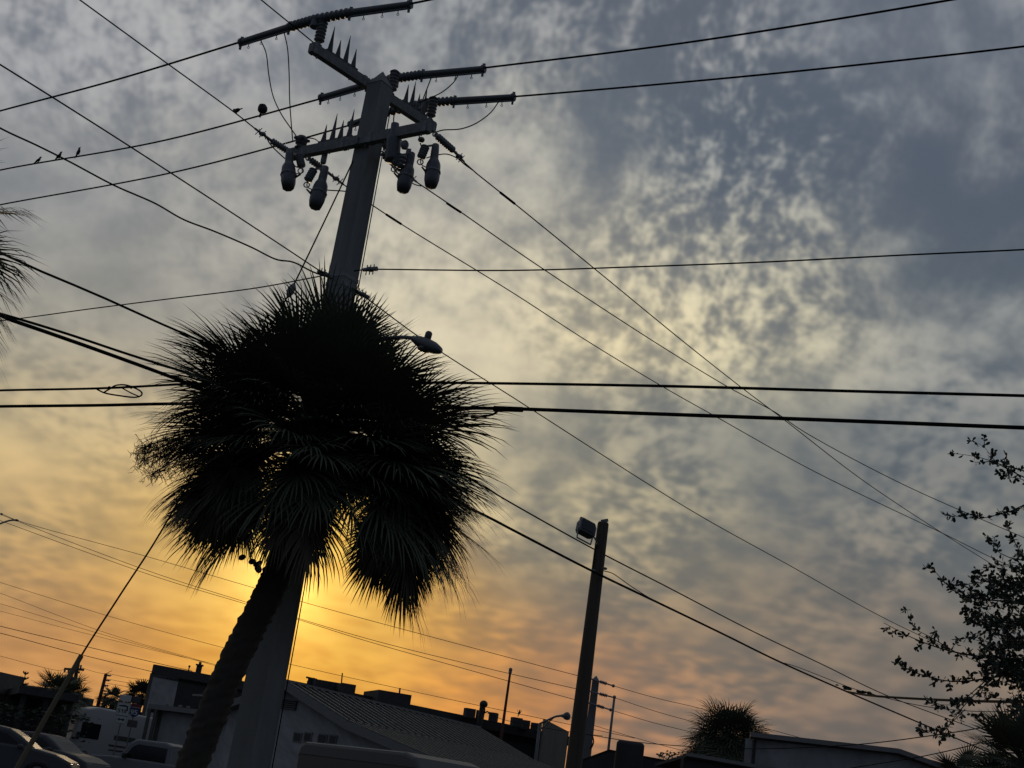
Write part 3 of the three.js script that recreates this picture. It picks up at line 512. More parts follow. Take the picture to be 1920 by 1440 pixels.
// the big palm in front of the pole
{
  const q = rng(4242), D = 14.75;
  const foot = onGround(318, 14.3), core = atRange(596, 835, D), neck = atRange(545, 1010, 14.7);
  const palm = thing('fan_palm', foot, 'big shaggy fan palm with a leaning rough trunk, hiding the middle of the concrete pole', 'palm tree');
  part('trunk', trunkGeo([foot, atRange(358, 1440, 14.35), atRange(431, 1257, 14.45), atRange(464, 1190, 14.5), atRange(507, 1105, 14.6), neck, core], 0.155, 0.15, q, 18, 0.02), M.bark, palm);
  // old leaf bases round the top of the trunk
  for (let i = 0; i < 34; i++) { const t = q(), b = neck.clone().lerp(core, t), a = q() * 6.28, d = sph(a, 0.5 + 0.4 * q()); part('leaf_base', rod(b.clone().addScaledVector(d, 0.08), b.clone().addScaledVector(d, 0.34 + 0.15 * q()), 0.045, 0.018, 5), M.frondOld, palm); }
  // reach in pixels of the photograph by angle from straight up, clockwise
  const REACH = [[0, 252], [25, 246], [40, 240], [55, 268], [65, 295], [90, 318], [110, 350], [128, 350], [145, 340], [160, 290], [172, 200], [190, 205], [205, 220], [220, 270], [235, 280], [250, 290], [270, 295], [290, 300], [310, 306], [335, 270], [360, 258]];
  const reachOf = (deg) => { for (let i = 1; i < REACH.length; i++) if (deg <= REACH[i][0]) return mix(REACH[i - 1][1], REACH[i][1], (deg - REACH[i - 1][0]) / (REACH[i][0] - REACH[i - 1][0])) / 163; return 1.5; };
  const camRight = V(1, 0, 0).applyQuaternion(camera.quaternion), camUp = V(0, 1, 0).applyQuaternion(camera.quaternion), camBack = V(0, 0, 1).applyQuaternion(camera.quaternion);
  const frond = (d, base, dead) => {
    const sx = d.dot(camRight), sy = d.dot(camUp), deg = (Math.atan2(sx, sy) / R + 360) % 360, flat = Math.hypot(sx, sy);
    let reach = reachOf(deg) * (0.9 + 0.2 * q()); if (flat < 0.75) reach = Math.min(reach, 1.75);
    const droop = dead ? 1.0 : d.y > 0.55 ? 0.3 : d.y > -0.25 ? 0.22 : 0.5, blade = reach * (0.47 + 0.06 * q()), stalk = reach * 0.98 - blade * 1.06;
    part('frond', fanLeaf(q, base, d, Math.max(0.25, stalk), blade, droop, { leaflets: 46, limp: dead ? 0.95 : d.y > 0.35 ? 0.25 : d.y > -0.25 ? 0.35 : 0.6, width: 0.027, spread: dead ? 1.5 : 2.15 }), dead ? M.frondOld : M.frond, palm);
  };
  const N = 150;
  for (let i = 0; i < N; i++) {                                             // even spread over the sphere, turned a little each
    const y = 1 - 1.86 * (i + 0.5) / N, a = i * 2.39996 + q() * 0.5, el = Math.asin(clamp(y + 0.05 * (q() - 0.5), -0.98, 0.98));
    const d = sph(a, el), sx = d.dot(camRight), sy = d.dot(camUp), deg = (Math.atan2(sx, sy) / R + 360) % 360;
    if (Math.hypot(sx, sy) > 0.42 && deg > 128 && deg < 238) continue;    // open below, where the trunk and the pole come down
    frond(d, core.clone().add(V(0, 0.35 * Math.sin(el), 0)), el < -0.5);
  }
  // fuller sides
  for (const [deg, n, depth] of [[62, 6, 0.1], [78, 7, -0.2], [96, 7, 0.2], [108, 5, 0], [282, 6, 0.1], [300, 6, -0.1], [322, 4, 0.2], [264, 4, 0]]) for (let i = 0; i < n; i++) {
    const a = (deg + (q() - 0.5) * 12) * R, d = camRight.clone().multiplyScalar(Math.sin(a)).addScaledVector(camUp, Math.cos(a)).addScaledVector(camBack, depth * (0.3 + q())).normalize();
    frond(d, core.clone().add(V(0, 0.1, 0)), i % 2 === 0);
  }
  // old leaves that hang in lobes: a long one low on the right, a broad skirt on the left, short ones by the trunk
  const hang = (tips, to, size, n, deep) => {
    for (let i = 0; i < n; i++) {
      const u = (i + q()) / n * (tips.length - 1), k = Math.min(tips.length - 2, Math.floor(u)), x = mix(tips[k][0], tips[k + 1][0], u - k) + 14 * (q() - 0.5), y = mix(tips[k][1], tips[k + 1][1], u - k) - 70 * q() ** 2, D2 = 14.7 + deep * (q() - 0.5);
      const m = Math.hypot(to[0] - x, to[1] - y), w = Math.min(1, size * (0.85 + 0.3 * q()) / m), tip = atRange(x, y, D2 + 0.1 * (q() - 0.5)), b = atRange(mix(x, to[0], w), mix(y, to[1], w), mix(D2, 14.7, 0.3)), d = tip.clone().sub(b);
      const f = part('frond', fanLeaf(q, b, d.clone().add(V(0, 0.05, 0)), 0.04, d.length() / 1.3, 0.12, { leaflets: 40, limp: 0.22, width: 0.027, spread: 1.15 + 0.5 * q() }), M.frondOld, palm);
      part('stalk', tube([core.clone(), core.clone().lerp(b, 0.5).add(V(0, 0.18, 0)), b], 0.014, 5, 5), M.frondOld, f);
    }
  };
  hang([[648, 1085], [690, 1150], [742, 1178], [800, 1148], [850, 1104], [892, 1035], [912, 955]], [765, 890], 165, 40, 1.5);
  hang([[300, 985], [325, 1018], [380, 1042], [430, 1036], [478, 1062]], [440, 870], 150, 36, 1.6);
  hang([[486, 1064], [545, 1045], [592, 1090], [632, 1056]], [565, 905], 125, 26, 1.1);
  hang([[520, 960], [600, 985], [680, 960], [760, 950]], [640, 800], 150, 16, 1.2);
  // extra leaves on the near side that close the crown
  for (let i = 0; i < 26; i++) { const d = sph((q() - 0.5) * 2.6, (q() - 0.35) * 1.6); frond(d, core.clone(), false); }
  // spent flower sprays on the left
  for (let i = 0; i < 5; i++) {
    const a = core.clone().addScaledVector(camRight, -0.5), b = atRange(268 + 18 * q(), 862 + 60 * q() - 30, 14.4 + q() * 0.8), g = [tube([core, a.clone().add(V(-0.2, 0.35, 0)), b], 0.008, 8, 4)];
    for (let k = 0; k < 70; k++) { const p = a.clone().lerp(b, 0.55 + 0.5 * q()), s = V(q() - 0.5, q() - 0.6, q() - 0.5).setLength(0.09 + 0.12 * q()), e = p.clone().add(s); g.push(rod(p, e, 0.0035, 0.002, 3, true)); for (let m = 0; m < 3; m++) g.push(rod(p.clone().lerp(e, 0.4 + 0.3 * m), p.clone().lerp(e, 0.4 + 0.3 * m).add(V(q() - 0.5, q() - 0.7, q() - 0.5).setLength(0.06)), 0.003, 0.002, 3, true)); }
    part('flower_spray', g, M.twig, palm);
  }
}
{ // creeper leaves hanging beside the trunk
  const q = rng(9), o = thing('creeper', atRange(478, 1040, 14.6), 'few rounded creeper leaves hanging beside the palm trunk against the glow', 'plant');
  part('stem', tube([atRange(500, 1010, 14.65), atRange(470, 1040, 14.6), atRange(478, 1062, 14.6), atRange(484, 1075, 14.6)], 0.005, 6, 4), M.twig, o);
  for (const [x, y, s] of [[454, 1045, 9], [473, 1053, 9], [484, 1066, 11], [480, 1058, 7], [487, 1055, 7]]) { const c = atRange(x, y, 14.6); part('leaf', new THREE.CircleGeometry(s / 240, 9).scale(1.2, 0.85, 1).rotateZ(q() * 3).rotateY(q() - 0.5).translate(c.x, c.y, c.z), M.leaf, o); }
}
// simpler palms: fronds merged into a crown
function smallPalm(core, radius, count, label, o = {}) {
  const q = rng(o.seed ?? 1), foot = V(core.x, 0, core.z), palm = thing('fan_palm', foot, label, 'palm tree'), geos = [];
  for (let i = 0; i < count; i++) {
    const y = (o.top ?? 1) - (o.range ?? 1.5) * (i + 0.5) / count, a = i * 2.39996 + q() * 0.6, d = sph(a, Math.asin(clamp(y, -0.97, 0.97))), rr = radius * (0.85 + 0.25 * q()) * (o.stretch && y < 0 ? o.stretch : 1), blade = rr * (0.5 + 0.05 * q());
    geos.push(fanLeaf(q, core, d, Math.max(0.1, rr - blade), blade, o.droop ?? 0.5, { leaflets: o.leaflets ?? 22, segs: 3, width: o.width ?? 0.05, limp: o.limp ?? 0.5, stalkWidth: 0.02 }));
  }
  part('trunk', trunkGeo([foot, foot.clone().lerp(core, 0.5).add(V(0.04, 0, 0)), core], o.trunk ?? 0.17, (o.trunk ?? 0.17) * 0.85, q, 10, 0.02), M.bark, palm);
  if (o.single) for (const g of geos) part('frond', g, M.frond, palm); else tag(part('crown', geos, M.frond, palm), null, null, null, 'stuff');
  return palm;
}
smallPalm(atRange(1368, 1392, 50), 1.62, 320, 'round dense palm standing alone beside the pale low building', { seed: 3, range: 1.9, leaflets: 20, droop: 0.7, limp: 0.9, width: 0.04, stretch: 1.35, trunk: 0.4 });
smallPalm(atRange(1922, 1436, 13), 0.56, 46, 'low fan palm in the lower right corner under the leafy tree', { seed: 8, range: 1.6, leaflets: 30, width: 0.02, droop: 0.3, limp: 0.2, single: true });
smallPalm(atRange(1800, 1466, 16), 0.42, 8, 'small spiky fan palm tip at the bottom edge beside the corner palm', { seed: 18, range: 1.2, leaflets: 26, width: 0.016, droop: 0.2, limp: 0.1, single: true });
smallPalm(atRange(103, 1303, 72), 1.35, 70, 'shaggy palm standing behind the guy wire guard', { seed: 12, range: 1.6, leaflets: 16, width: 0.07, limp: 0.3, trunk: 0.5, stretch: 1.4 });
smallPalm(atRange(128, 1306, 76), 1.3, 60, 'palm partly hidden behind the shaggy palm, nearer the red pole', { seed: 13, range: 1.6, leaflets: 16, width: 0.07, limp: 0.4, trunk: 0.5, stretch: 1.4 });
smallPalm(atRange(212, 1312, 95), 1.05, 44, 'small feathery palm just right of the leaning red pole', { seed: 14, range: 1.3, leaflets: 14, width: 0.1, limp: 0.8, droop: 0.9 });
smallPalm(atRange(265, 1306, 88), 1.15, 60, 'low palm clump against the left edge of the flat building', { seed: 15, range: 1.4, leaflets: 14, width: 0.1, limp: 0.3 });
smallPalm(atRange(-205, 450, 11.5), 1.22, 84, 'palm mostly outside the left edge, only drooping leaf tips in view', { seed: 21, range: 1.75, leaflets: 32, width: 0.02, limp: 0.95, droop: 0.9, single: true });

// ---------------------------------------------------------------- the leafy tree at the right edge
{
  const q = rng(606), foot = onGround(2120, 12.2), tree = thing('leafy_tree', foot, 'dark small-leaved tree reaching in from the right edge with open twigs', 'tree');
  const hub = atDepth(2040, 1230, 12.4), crotch = atDepth(2100, 1420, 12.4);
  part('trunk', trunkGeo([foot, crotch, hub], 0.13, 0.075, q, 10, 0.012), M.bark, tree);
  const twigs = [], spots = [];
  const limb = (pts, r0, sub, dens, spread, bare = 0) => {
    const P = pts.map(([x, y, d]) => atDepth(x, y, d)), c = new THREE.CatmullRomCurve3(P, false, 'centripetal'), n = 16;
    const segs = []; for (let i = 0; i < n; i++) segs.push(rod(c.getPointAt(i / n), c.getPointAt((i + 1) / n), r0 * (1 - 0.85 * i / n), r0 * (1 - 0.85 * (i + 1) / n), 5, true));
    part('branch', segs, M.twig, tree);
    const L = c.getLength();
    for (let k = 0; k < sub; k++) {
      const t = bare + (1 - bare) * (k + q()) / sub, o = c.getPointAt(Math.min(1, t)), tan = c.getTangentAt(Math.min(1, t));
      const d = tan.clone().multiplyScalar(0.55).add(V(q() - 0.5, q() - 0.45, q() - 0.5).multiplyScalar(1.9)).normalize(), len = spread * (0.35 + 0.8 * q()) * (1.1 - 0.6 * t);
      let p = o.clone(), e = d.clone(); const m = 5;
      for (let i = 0; i < m; i++) { e.add(V(q() - 0.5, q() - 0.42, q() - 0.5).multiplyScalar(0.55)).normalize(); const w = p.clone().addScaledVector(e, len / m); twigs.push(rod(p, w, 0.0056 * (1 - i / m * 0.6), 0.0048 * (1 - i / m * 0.6), 3, true)); for (let j = 0; j < dens; j++) if (q() < 0.85) spots.push([p.clone().lerp(w, q()), e.clone()]); p = w; }
      spots.push([p, e]);
    }
    for (let k = 0; k < L * 13 * Math.max(1, dens * 0.5); k++) { const t = bare + (1 - bare) * q(); spots.push([c.getPointAt(t), c.getTangentAt(t)]); }
  };
  // fingers that reach out to the left
  limb([[2060, 1000, 12.6], [1960, 900, 12.3], [1880, 872, 12.1], [1830, 856, 12], [1786, 850, 12]], 0.012, 9, 2, 0.22, 0.3);
  limb([[1930, 900, 12.2], [1870, 868, 12.2], [1845, 838, 12.2], [1830, 830, 12.2]], 0.007, 6, 2, 0.18, 0.2);
  limb([[2060, 960, 12.8], [1960, 925, 12.4], [1920, 900, 12.3], [1875, 893, 12.2]], 0.01, 10, 3, 0.2, 0.2);
  limb([[2080, 1000, 12.4], [1960, 935, 12.1], [1890, 960, 12], [1835, 972, 12], [1778, 966, 12]], 0.012, 13, 3, 0.14, 0.3);
  limb([[2060, 1110, 12.4], [1960, 1060, 12.2], [1880, 1040, 12.1], [1845, 1005, 12]], 0.012, 9, 2, 0.2, 0.3);
  limb([[1960, 1090, 12.6], [1910, 1030, 12.5], [1895, 1000, 12.5], [1885, 985, 12.5]], 0.009, 6, 2, 0.15, 0.2);
  limb([[2040, 1160, 12.5], [1900, 1130, 12.3], [1800, 1115, 12.1], [1765, 1085, 12], [1740, 1055, 12]], 0.014, 12, 2, 0.17, 0.35);
  limb([[1800, 1115, 12.1], [1780, 1098, 12], [1760, 1085, 12]], 0.004, 3, 1, 0.1);
  limb([[2040, 1230, 12.4], [1900, 1235, 12.1], [1800, 1225, 12], [1720, 1200, 11.9], [1657, 1168, 11.9]], 0.016, 13, 2, 0.17, 0.3);
  limb([[1790, 1222, 12], [1745, 1195, 12], [1712, 1175, 12], [1700, 1142, 12]], 0.006, 7, 2, 0.12);
  limb([[2040, 1260, 12.4], [1900, 1265, 12.2], [1790, 1278, 12.1], [1720, 1262, 12], [1678, 1242, 12]], 0.015, 16, 3, 0.17, 0.3);
  limb([[1900, 1240, 12.1], [1830, 1300, 12], [1790, 1345, 11.9], [1762, 1392, 11.9]], 0.01, 11, 2, 0.16, 0.35);
  limb([[1850, 1275, 12.2], [1790, 1320, 12.1], [1740, 1318, 12.1]], 0.006, 7, 3, 0.14, 0.3);
  limb([[1810, 1330, 12], [1770, 1365, 12], [1725, 1375, 12]], 0.005, 6, 2, 0.12, 0.4);
  limb([[2040, 1300, 12.6], [1930, 1320, 12.4], [1870, 1350, 12.3], [1835, 1340, 12.3]], 0.012, 9, 2, 0.2, 0.2);
  // the dense middle
  for (let i = 0; i < 20; i++) { const y = 1075 + i * 11 + 30 * (q() - 0.5), tip = 1790 + 60 * q() + (i > 10 ? 30 : 0) + (i < 3 ? 45 : 0); limb([[2060, y + 60 * (q() - 0.3), 12.2 + q()], [1950, y + 30 * (q() - 0.5), 12 + q()], [tip, y + 40 * (q() - 0.5), 11.8 + q()]], 0.009, 17, 3, 0.24, 0.2); }
  for (let i = 0; i < 9; i++) { const y = 1265 + i * 13, tip = 1830 + 70 * q(); limb([[2060, y + 40 * q(), 12.2 + q()], [1960, y, 12 + q()], [tip, y + 40 * (q() - 0.5), 11.8 + q()]], 0.007, 10, 2, 0.2, 0.25); }
  tag(part('twigs', twigs, M.twig, tree), null, null, null, 'stuff');
  // leaves: pointed ovals, folded a little along the midrib
  const leafGeo = () => { const g = new THREE.BufferGeometry(), w = 0.27, f = 0.08; const v = [[0, 0, 0], [w * 0.75, f, 0.4], [w, f, 0.68], [0, 0, 0.5], [w * 0.55, f * 0.6, 0.9], [0, 0, 1.0]]; const t = []; const put = (a, b, c, s) => { for (const k of s > 0 ? [a, b, c] : [a, c, b]) t.push(v[k][0] * s, v[k][1], v[k][2]); }; for (const s of [1, -1]) { put(0, 1, 3, s); put(1, 2, 3, s); put(3, 2, 5, s); put(2, 4, 5, s); } g.setAttribute('position', new THREE.Float32BufferAttribute(t, 3)); g.setAttribute('uv', new THREE.Float32BufferAttribute(new Float32Array(t.length / 3 * 2), 2)); g.computeVertexNormals(); return g; };
  const G = leafGeo(), mats = spots.map(([p, e]) => {
    const d = e.clone().multiplyScalar(0.5).add(V(q() - 0.5, q() - 0.55, q() - 0.5).multiplyScalar(1.7)).normalize(), s = 0.032 + 0.03 * q();
    const X = d.clone().cross(V(q() - 0.5, q() - 0.2, q() - 0.5)).normalize(), Y = d.clone().cross(X).normalize();
    return new THREE.Matrix4().makeBasis(X.multiplyScalar(s), Y.multiplyScalar(s), d.multiplyScalar(s)).setPosition(p);
  });
  // those at the outer twigs, told apart against the sky, are leaves of their own
  const order = mats.map((m, i) => [i, m.elements[12] - 0.02 * m.elements[13]]).sort((a, b) => a[1] - b[1]), own = new Set(order.slice(0, 290).map((o) => o[0]));
  const rest = [];
  mats.forEach((m, i) => { if (own.has(i)) { const o = new THREE.Mesh(G, M.leaf); o.name = 'leaf'; o.castShadow = o.receiveShadow = true; new THREE.Matrix4().makeTranslation(-foot.x, -foot.y, -foot.z).multiply(m).decompose(o.position, o.quaternion, o.scale); tree.add(o); } else rest.push(m); });
  const inst = new THREE.InstancedMesh(G, M.leaf, rest.length), back = new THREE.Matrix4().makeTranslation(-foot.x, -foot.y, -foot.z);
  rest.forEach((m, i) => inst.setMatrixAt(i, back.clone().multiply(m))); inst.name = 'foliage'; inst.castShadow = inst.receiveShadow = true; inst.userData.kind = 'stuff'; tree.add(inst);
}

// ---------------------------------------------------------------- buildings
const backOf = (p) => p.clone().sub(EYE).setY(0).normalize();
const away = (e) => UP.clone().cross(e).normalize();                        // from a wall that runs to the right, away from the street
const flatDir = (a, b) => b.clone().sub(a).setY(0).normalize();
function wallFrom(a, b, y0, y1, t = 0.2) { const p = (v, y) => v.clone().setY(y); return slab(p(a, y0), p(b, y0), p(b, y1), p(a, y1), t); }
// the gabled house with the standing-seam roof
{
  const A = atRange(534, 1278, 38), B = atHeight(895, 1365, A.y), back = B.clone().sub(A), d = back.clone().normalize();
  const C = onPlane(650, 1353, A, d), E = onPlane(831, 1431, A, d), out = C.clone().sub(A).setY(0).normalize();   // out: down the slope that we see
  const mirror = (p) => { const k = p.clone().sub(A).setY(0).dot(out); return p.clone().addScaledVector(out, -2 * k); };
  const house = thing('house', A.clone().setY(0), 'pale gabled house with a dark standing seam metal roof behind the palm trunk', 'house');
  const C2 = mirror(C), E2 = mirror(E), inset = 0.3;
  const g = (p, y) => p.clone().addScaledVector(d, inset).setY(y ?? p.y - 0.12);
  const shape = [g(E, 0).addScaledVector(out, -0.35), g(E).addScaledVector(out, -0.35), g(C), g(A), g(C2).addScaledVector(out, 0.3), g(C2, 0).addScaledVector(out, 0.3)];
  const fan = []; for (let i = 1; i < shape.length - 1; i++) fan.push(quadGeo(shape[0], shape[i], shape[i + 1], shape[i + 1].clone().addScaledVector(d, 0.001)));
  const rearFan = fan.map((f) => f.clone().translate(back.x - d.x * 0.7, 0, back.z - d.z * 0.7));
  part('gable_wall', fan, M.stucco, house);
  part('side_wall', slab(shape[0], shape[1], shape[1].clone().add(back), shape[0].clone().add(back), 0.2), M.stucco, house);
  part('rear_wall', rearFan, M.stucco, house);
  const roof = part('roof', [slab(C, A, A.clone().add(back), C.clone().add(back), 0.06), slab(E, C, C.clone().add(back), E.clone().add(back), 0.06), slab(A, C2, C2.clone().add(back), A.clone().add(back), 0.06)], M.metalRoof, house);
  const nrm = (p, q) => { const n = q.clone().sub(p).cross(d).normalize(); return n.y < 0 ? n.negate() : n; };
  const L = back.length(), seams = Math.round(L / 0.37);
  for (let i = 0; i <= seams; i++) { const s = back.clone().multiplyScalar(clamp(i / seams, 0.003, 0.997)); for (const [p, q] of [[A, C], [C, E]]) { const n = nrm(p, q).multiplyScalar(0.03); part('seam', beam(p.clone().add(s).add(n), q.clone().add(s).add(n), 0.04, 0.066, n), M.metalRoof, roof); } }
  part('ridge_cap', [beam(A.clone().add(V(0, 0.03, 0)), B.clone().add(V(0, 0.03, 0)), 0.26, 0.06)], M.fascia, roof);
  part('slope_break', beam(C.clone().add(V(0, 0.05, 0)), C.clone().add(back).add(V(0, 0.05, 0)), 0.1, 0.03), M.fascia, roof);
  for (const [p, q] of [[A, C], [C, E], [A, C2]]) part('rake_board', beam(p.clone().add(V(0, -0.1, 0)).addScaledVector(d, -0.02), q.clone().add(V(0, -0.1, 0)).addScaledVector(d, -0.02), 0.05, 0.19), M.fascia, house);
  part('gutter', beam(E.clone().add(V(0, -0.07, 0)).addScaledVector(out, 0.05), E.clone().add(back).add(V(0, -0.07, 0)).addScaledVector(out, 0.05), 0.11, 0.11), M.fascia, house);
  const v0 = onPlane(527, 1312, g(A), d), vent = part('louver_vent', beam(onPlane(527, 1319, g(A), d).addScaledVector(d, -0.02), onPlane(557, 1323, g(A), d).addScaledVector(d, -0.02), 0.03, 0.26), M.darkWall, house);
  for (let i = 0; i < 5; i++) { const y = -0.11 + i * 0.055; part('slat', beam(onPlane(527, 1319, g(A), d).addScaledVector(d, -0.05).add(V(0, y, 0)), onPlane(557, 1323, g(A), d).addScaledVector(d, -0.05).add(V(0, y, 0)), 0.05, 0.02), M.fascia, vent); }
  for (const [x0, x1, y] of [[551, 566, 1381], [571, 585, 1381], [597, 614, 1384], [618, 632, 1386]]) { const p = onPlane(x0, y, g(A), d).addScaledVector(d, -0.02), q = onPlane(x1, y + (x1 - x0) * 0.15, g(A), d).addScaledVector(d, -0.02), w = part('window', beam(p, q, 0.04, 0.26), M.fascia, house), e = flatDir(p, q).multiplyScalar(0.03); part('pane', beam(p.clone().add(e).addScaledVector(d, -0.025), q.clone().sub(e).addScaledVector(d, -0.025), 0.01, 0.19), M.glass, w); }
}
// the long dark building behind it
{
  const A = atRange(480, 1263, 61), H = A.y, B = atHeight(1064, 1381, H), e = flatDir(A, B), n = backOf(A);
  const deep = V(0.9, 0, -0.45).normalize();
  const o = thing('long_building', A.clone().setY(0), 'long dark flat-roofed building behind the metal roof, ending in a paler wall', 'building');
  const C = B.clone().addScaledVector(n, 9), D = A.clone().addScaledVector(n, 9), s = (p, y) => p.clone().setY(y);
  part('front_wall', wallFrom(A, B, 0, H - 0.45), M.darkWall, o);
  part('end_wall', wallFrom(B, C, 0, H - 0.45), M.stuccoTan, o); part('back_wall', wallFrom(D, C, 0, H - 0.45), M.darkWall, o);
  part('roof', slab(s(A, H - 0.6), s(B, H - 0.6), s(C, H - 0.6), s(D, H - 0.6), 0.2), M.roofFelt, o);
  const m = n.clone().multiplyScalar(-0.1);
  part('parapet', [beam(s(A, H - 0.225).add(m), s(B, H - 0.225).add(m).addScaledVector(e, 0.15), 0.3, 0.45), beam(s(B, H - 0.225).addScaledVector(e, 0.05), s(C, H - 0.225).addScaledVector(e, 0.05), 0.3, 0.45)], M.darkWall, o);
  part('light_panel', beam(atHeight(1012, 1400, 4.3).lerp(B.clone().setY(4.3), 0).addScaledVector(n, -0.1), B.clone().setY(4.3).addScaledVector(n, -0.1), 0.06, 2.6), M.stuccoTan, o);
  const row = (x0, x1, yTop, back, h, m2, name) => { const p = atHeight(x0, yTop, H + h), q = atHeight(x1, yTop + (x1 - x0) * 0.17, H + h), f = flatDir(p, q), b = away(f).multiplyScalar(back); return part(name, slab(p, q, q.clone().add(b), p.clone().add(b), h + 0.6), m2, o); };
  row(592, 640, 1273, 2, 0.35, M.roofFelt, 'rooftop_unit'); row(642, 668, 1280, 2, 0.3, M.roofFelt, 'rooftop_unit'); row(711, 772, 1293, 3, 0.3, M.roofFelt, 'rooftop_unit');
  const pipe = (x, y0, y1, r) => { const p = atHeight(x, y1, H); part('vent_pipe', rod(p.clone().setY(H - 0.5), atRange(x, y0, Math.hypot(p.x, p.z)), r, r, 6), M.black, o); };
  pipe(581, 1272, 1282, 0.09); pipe(587, 1271, 1283, 0.1); pipe(642, 1262, 1280, 0.03); pipe(750, 1290, 1300, 0.04);
  for (const [x, y] of [[880, 1338], [900, 1342], [925, 1346], [968, 1355], [985, 1360], [1005, 1365]]) { const p = atHeight(x, y, H + 0.1); part('roof_vent', box(0.5, 0.45, 0.4, p.x, H + 0.12, p.z, x), M.roofFelt, o); }
  part('stub_arm', beam(atHeight(575, 1270, H + 0.5), atHeight(593, 1274, H + 0.5), 0.1, 0.08), M.black, o);
}
// weather head with coiled service wires on its roof
{
  const b = atRange(901, 1342, 66), t = atRange(905, 1320, 66), o = thing('weather_head', b, 'short bent conduit mast with curling wires on the dark building roof', 'service mast');
  part('mast', rod(b.clone().add(V(0, -0.7, 0)), t, 0.13, 0.12, 8), M.black, o); part('hood', ball(t.clone().add(V(0.05, 0, 0)), 0.2, 1, 0.9, 1), M.black, o);
  part('wire_coil', [tube([t.clone().add(V(0.1, -0.1, 0)), atRange(909, 1333, 66), atRange(905, 1340, 66), atRange(914, 1334, 66), atRange(919, 1341, 66), atRange(917, 1336, 66)], 0.03, 6, 5)], M.wire, o);
}
// the flat building at left with a pale side wall
{
  const A = atRange(292, 1248, 80), H = A.y, B = atHeight(520, 1291, H), C = atHeight(338, 1258, H - 0.1); const e = flatDir(A, B), n = backOf(A);
  const o = thing('flat_building', A.clone().setY(0), 'flat-roofed building left of the palm trunk with a pale wall on its left part', 'building');
  const s = (p, y) => p.clone().setY(y), D = A.clone().addScaledVector(n, 10), F = B.clone().addScaledVector(n, 10);
  const c = A.clone().addScaledVector(e, 1.55);
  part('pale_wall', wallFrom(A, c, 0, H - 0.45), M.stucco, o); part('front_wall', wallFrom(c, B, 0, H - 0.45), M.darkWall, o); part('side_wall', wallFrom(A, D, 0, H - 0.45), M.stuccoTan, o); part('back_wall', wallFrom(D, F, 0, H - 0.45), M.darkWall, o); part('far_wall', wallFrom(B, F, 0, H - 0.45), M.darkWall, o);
  part('roof', slab(s(A, H - 0.5), s(B, H - 0.5), s(F, H - 0.5), s(D, H - 0.5), 0.15), M.roofFelt, o);
  part('parapet', [beam(s(A, H - 0.2).addScaledVector(e, -0.1), s(B, H - 0.2), 0.3, 0.5), beam(s(A, H - 0.2), s(D, H - 0.2), 0.28, 0.5)], M.roofFelt, o);
  const ch = atHeight(371, 1264, H), k = part('chimney', box(0.28, 0.62, 0.28, ch.x, H + 0.25, ch.z), M.roofFelt, o); part('chimney_cap', box(0.4, 0.08, 0.4, ch.x, H + 0.52, ch.z), M.roofFelt, k); part('flue', rod(V(ch.x, H + 0.5, ch.z), V(ch.x, H + 0.7, ch.z), 0.07, 0.09, 7), M.roofFelt, k);
  const vp = atHeight(353, 1260, H); part('vent_pipe', [rod(vp.clone().setY(H - 0.3), vp.clone().setY(H + 0.32), 0.035, 0.035, 6), ball(vp.clone().setY(H + 0.32), 0.07)], M.black, o);
  part('ledge', beam(atHeight(365, 1304, 4.6).addScaledVector(n, -0.3), atHeight(396, 1306, 4.6).addScaledVector(n, -0.3), 0.3, 0.1), M.fascia, o);
}
// low shop front before it with a pale canopy edge
{
  const A = atRange(279, 1319, 66), H = A.y, B = atHeight(470, 1342, H), e = flatDir(A, B), n = backOf(A), s = (p, y) => p.clone().setY(y);
  const o = thing('low_building', A.clone().setY(0), 'low pale-walled building with a flat canopy edge behind the leaning palm trunk', 'building');
  const F = A.clone().addScaledVector(n, 6), G = B.clone().addScaledVector(n, 6), a2 = A.clone().addScaledVector(e, 1.0).addScaledVector(n, 0.8), b2 = B.clone().addScaledVector(n, 0.8).addScaledVector(e, 8);
  part('canopy', slab(A, B.clone().addScaledVector(e, 8), G.clone().addScaledVector(e, 8), F, 0.22), M.fascia, o);
  part('front_wall', wallFrom(a2, b2, 0, H - 0.225), M.stucco, o); part('side_wall', wallFrom(a2, a2.clone().addScaledVector(n, 5), 0, H - 0.225), M.stuccoTan, o);
  for (const t of [0.15, 0.55]) part('post', box(0.14, H - 0.22, 0.14, A.x + e.x * t, (H - 0.22) / 2, A.z + e.z * t), M.stuccoTan, o);
  for (const t of [0.3, 0.5, 0.62, 0.9, 1.3]) { const p = A.clone().addScaledVector(e, t * 4).addScaledVector(n, 0.2); part('roof_pebble', box(0.16, 0.1, 0.14, p.x, H + 0.05, p.z, t * 5, 0.03), M.fascia, o); }
  const w = a2.clone().addScaledVector(e, 6), w2 = w.clone().addScaledVector(e, 1.6); const win = part('window', beam(s(w, 2).addScaledVector(n, -0.03), s(w2, 2).addScaledVector(n, -0.03), 0.08, 1.4), M.fascia, o); part('pane', beam(s(w, 2).addScaledVector(n, -0.075).addScaledVector(e, 0.08), s(w2, 2).addScaledVector(n, -0.075).addScaledVector(e, -0.08), 0.02, 1.24), M.glass, win);
}
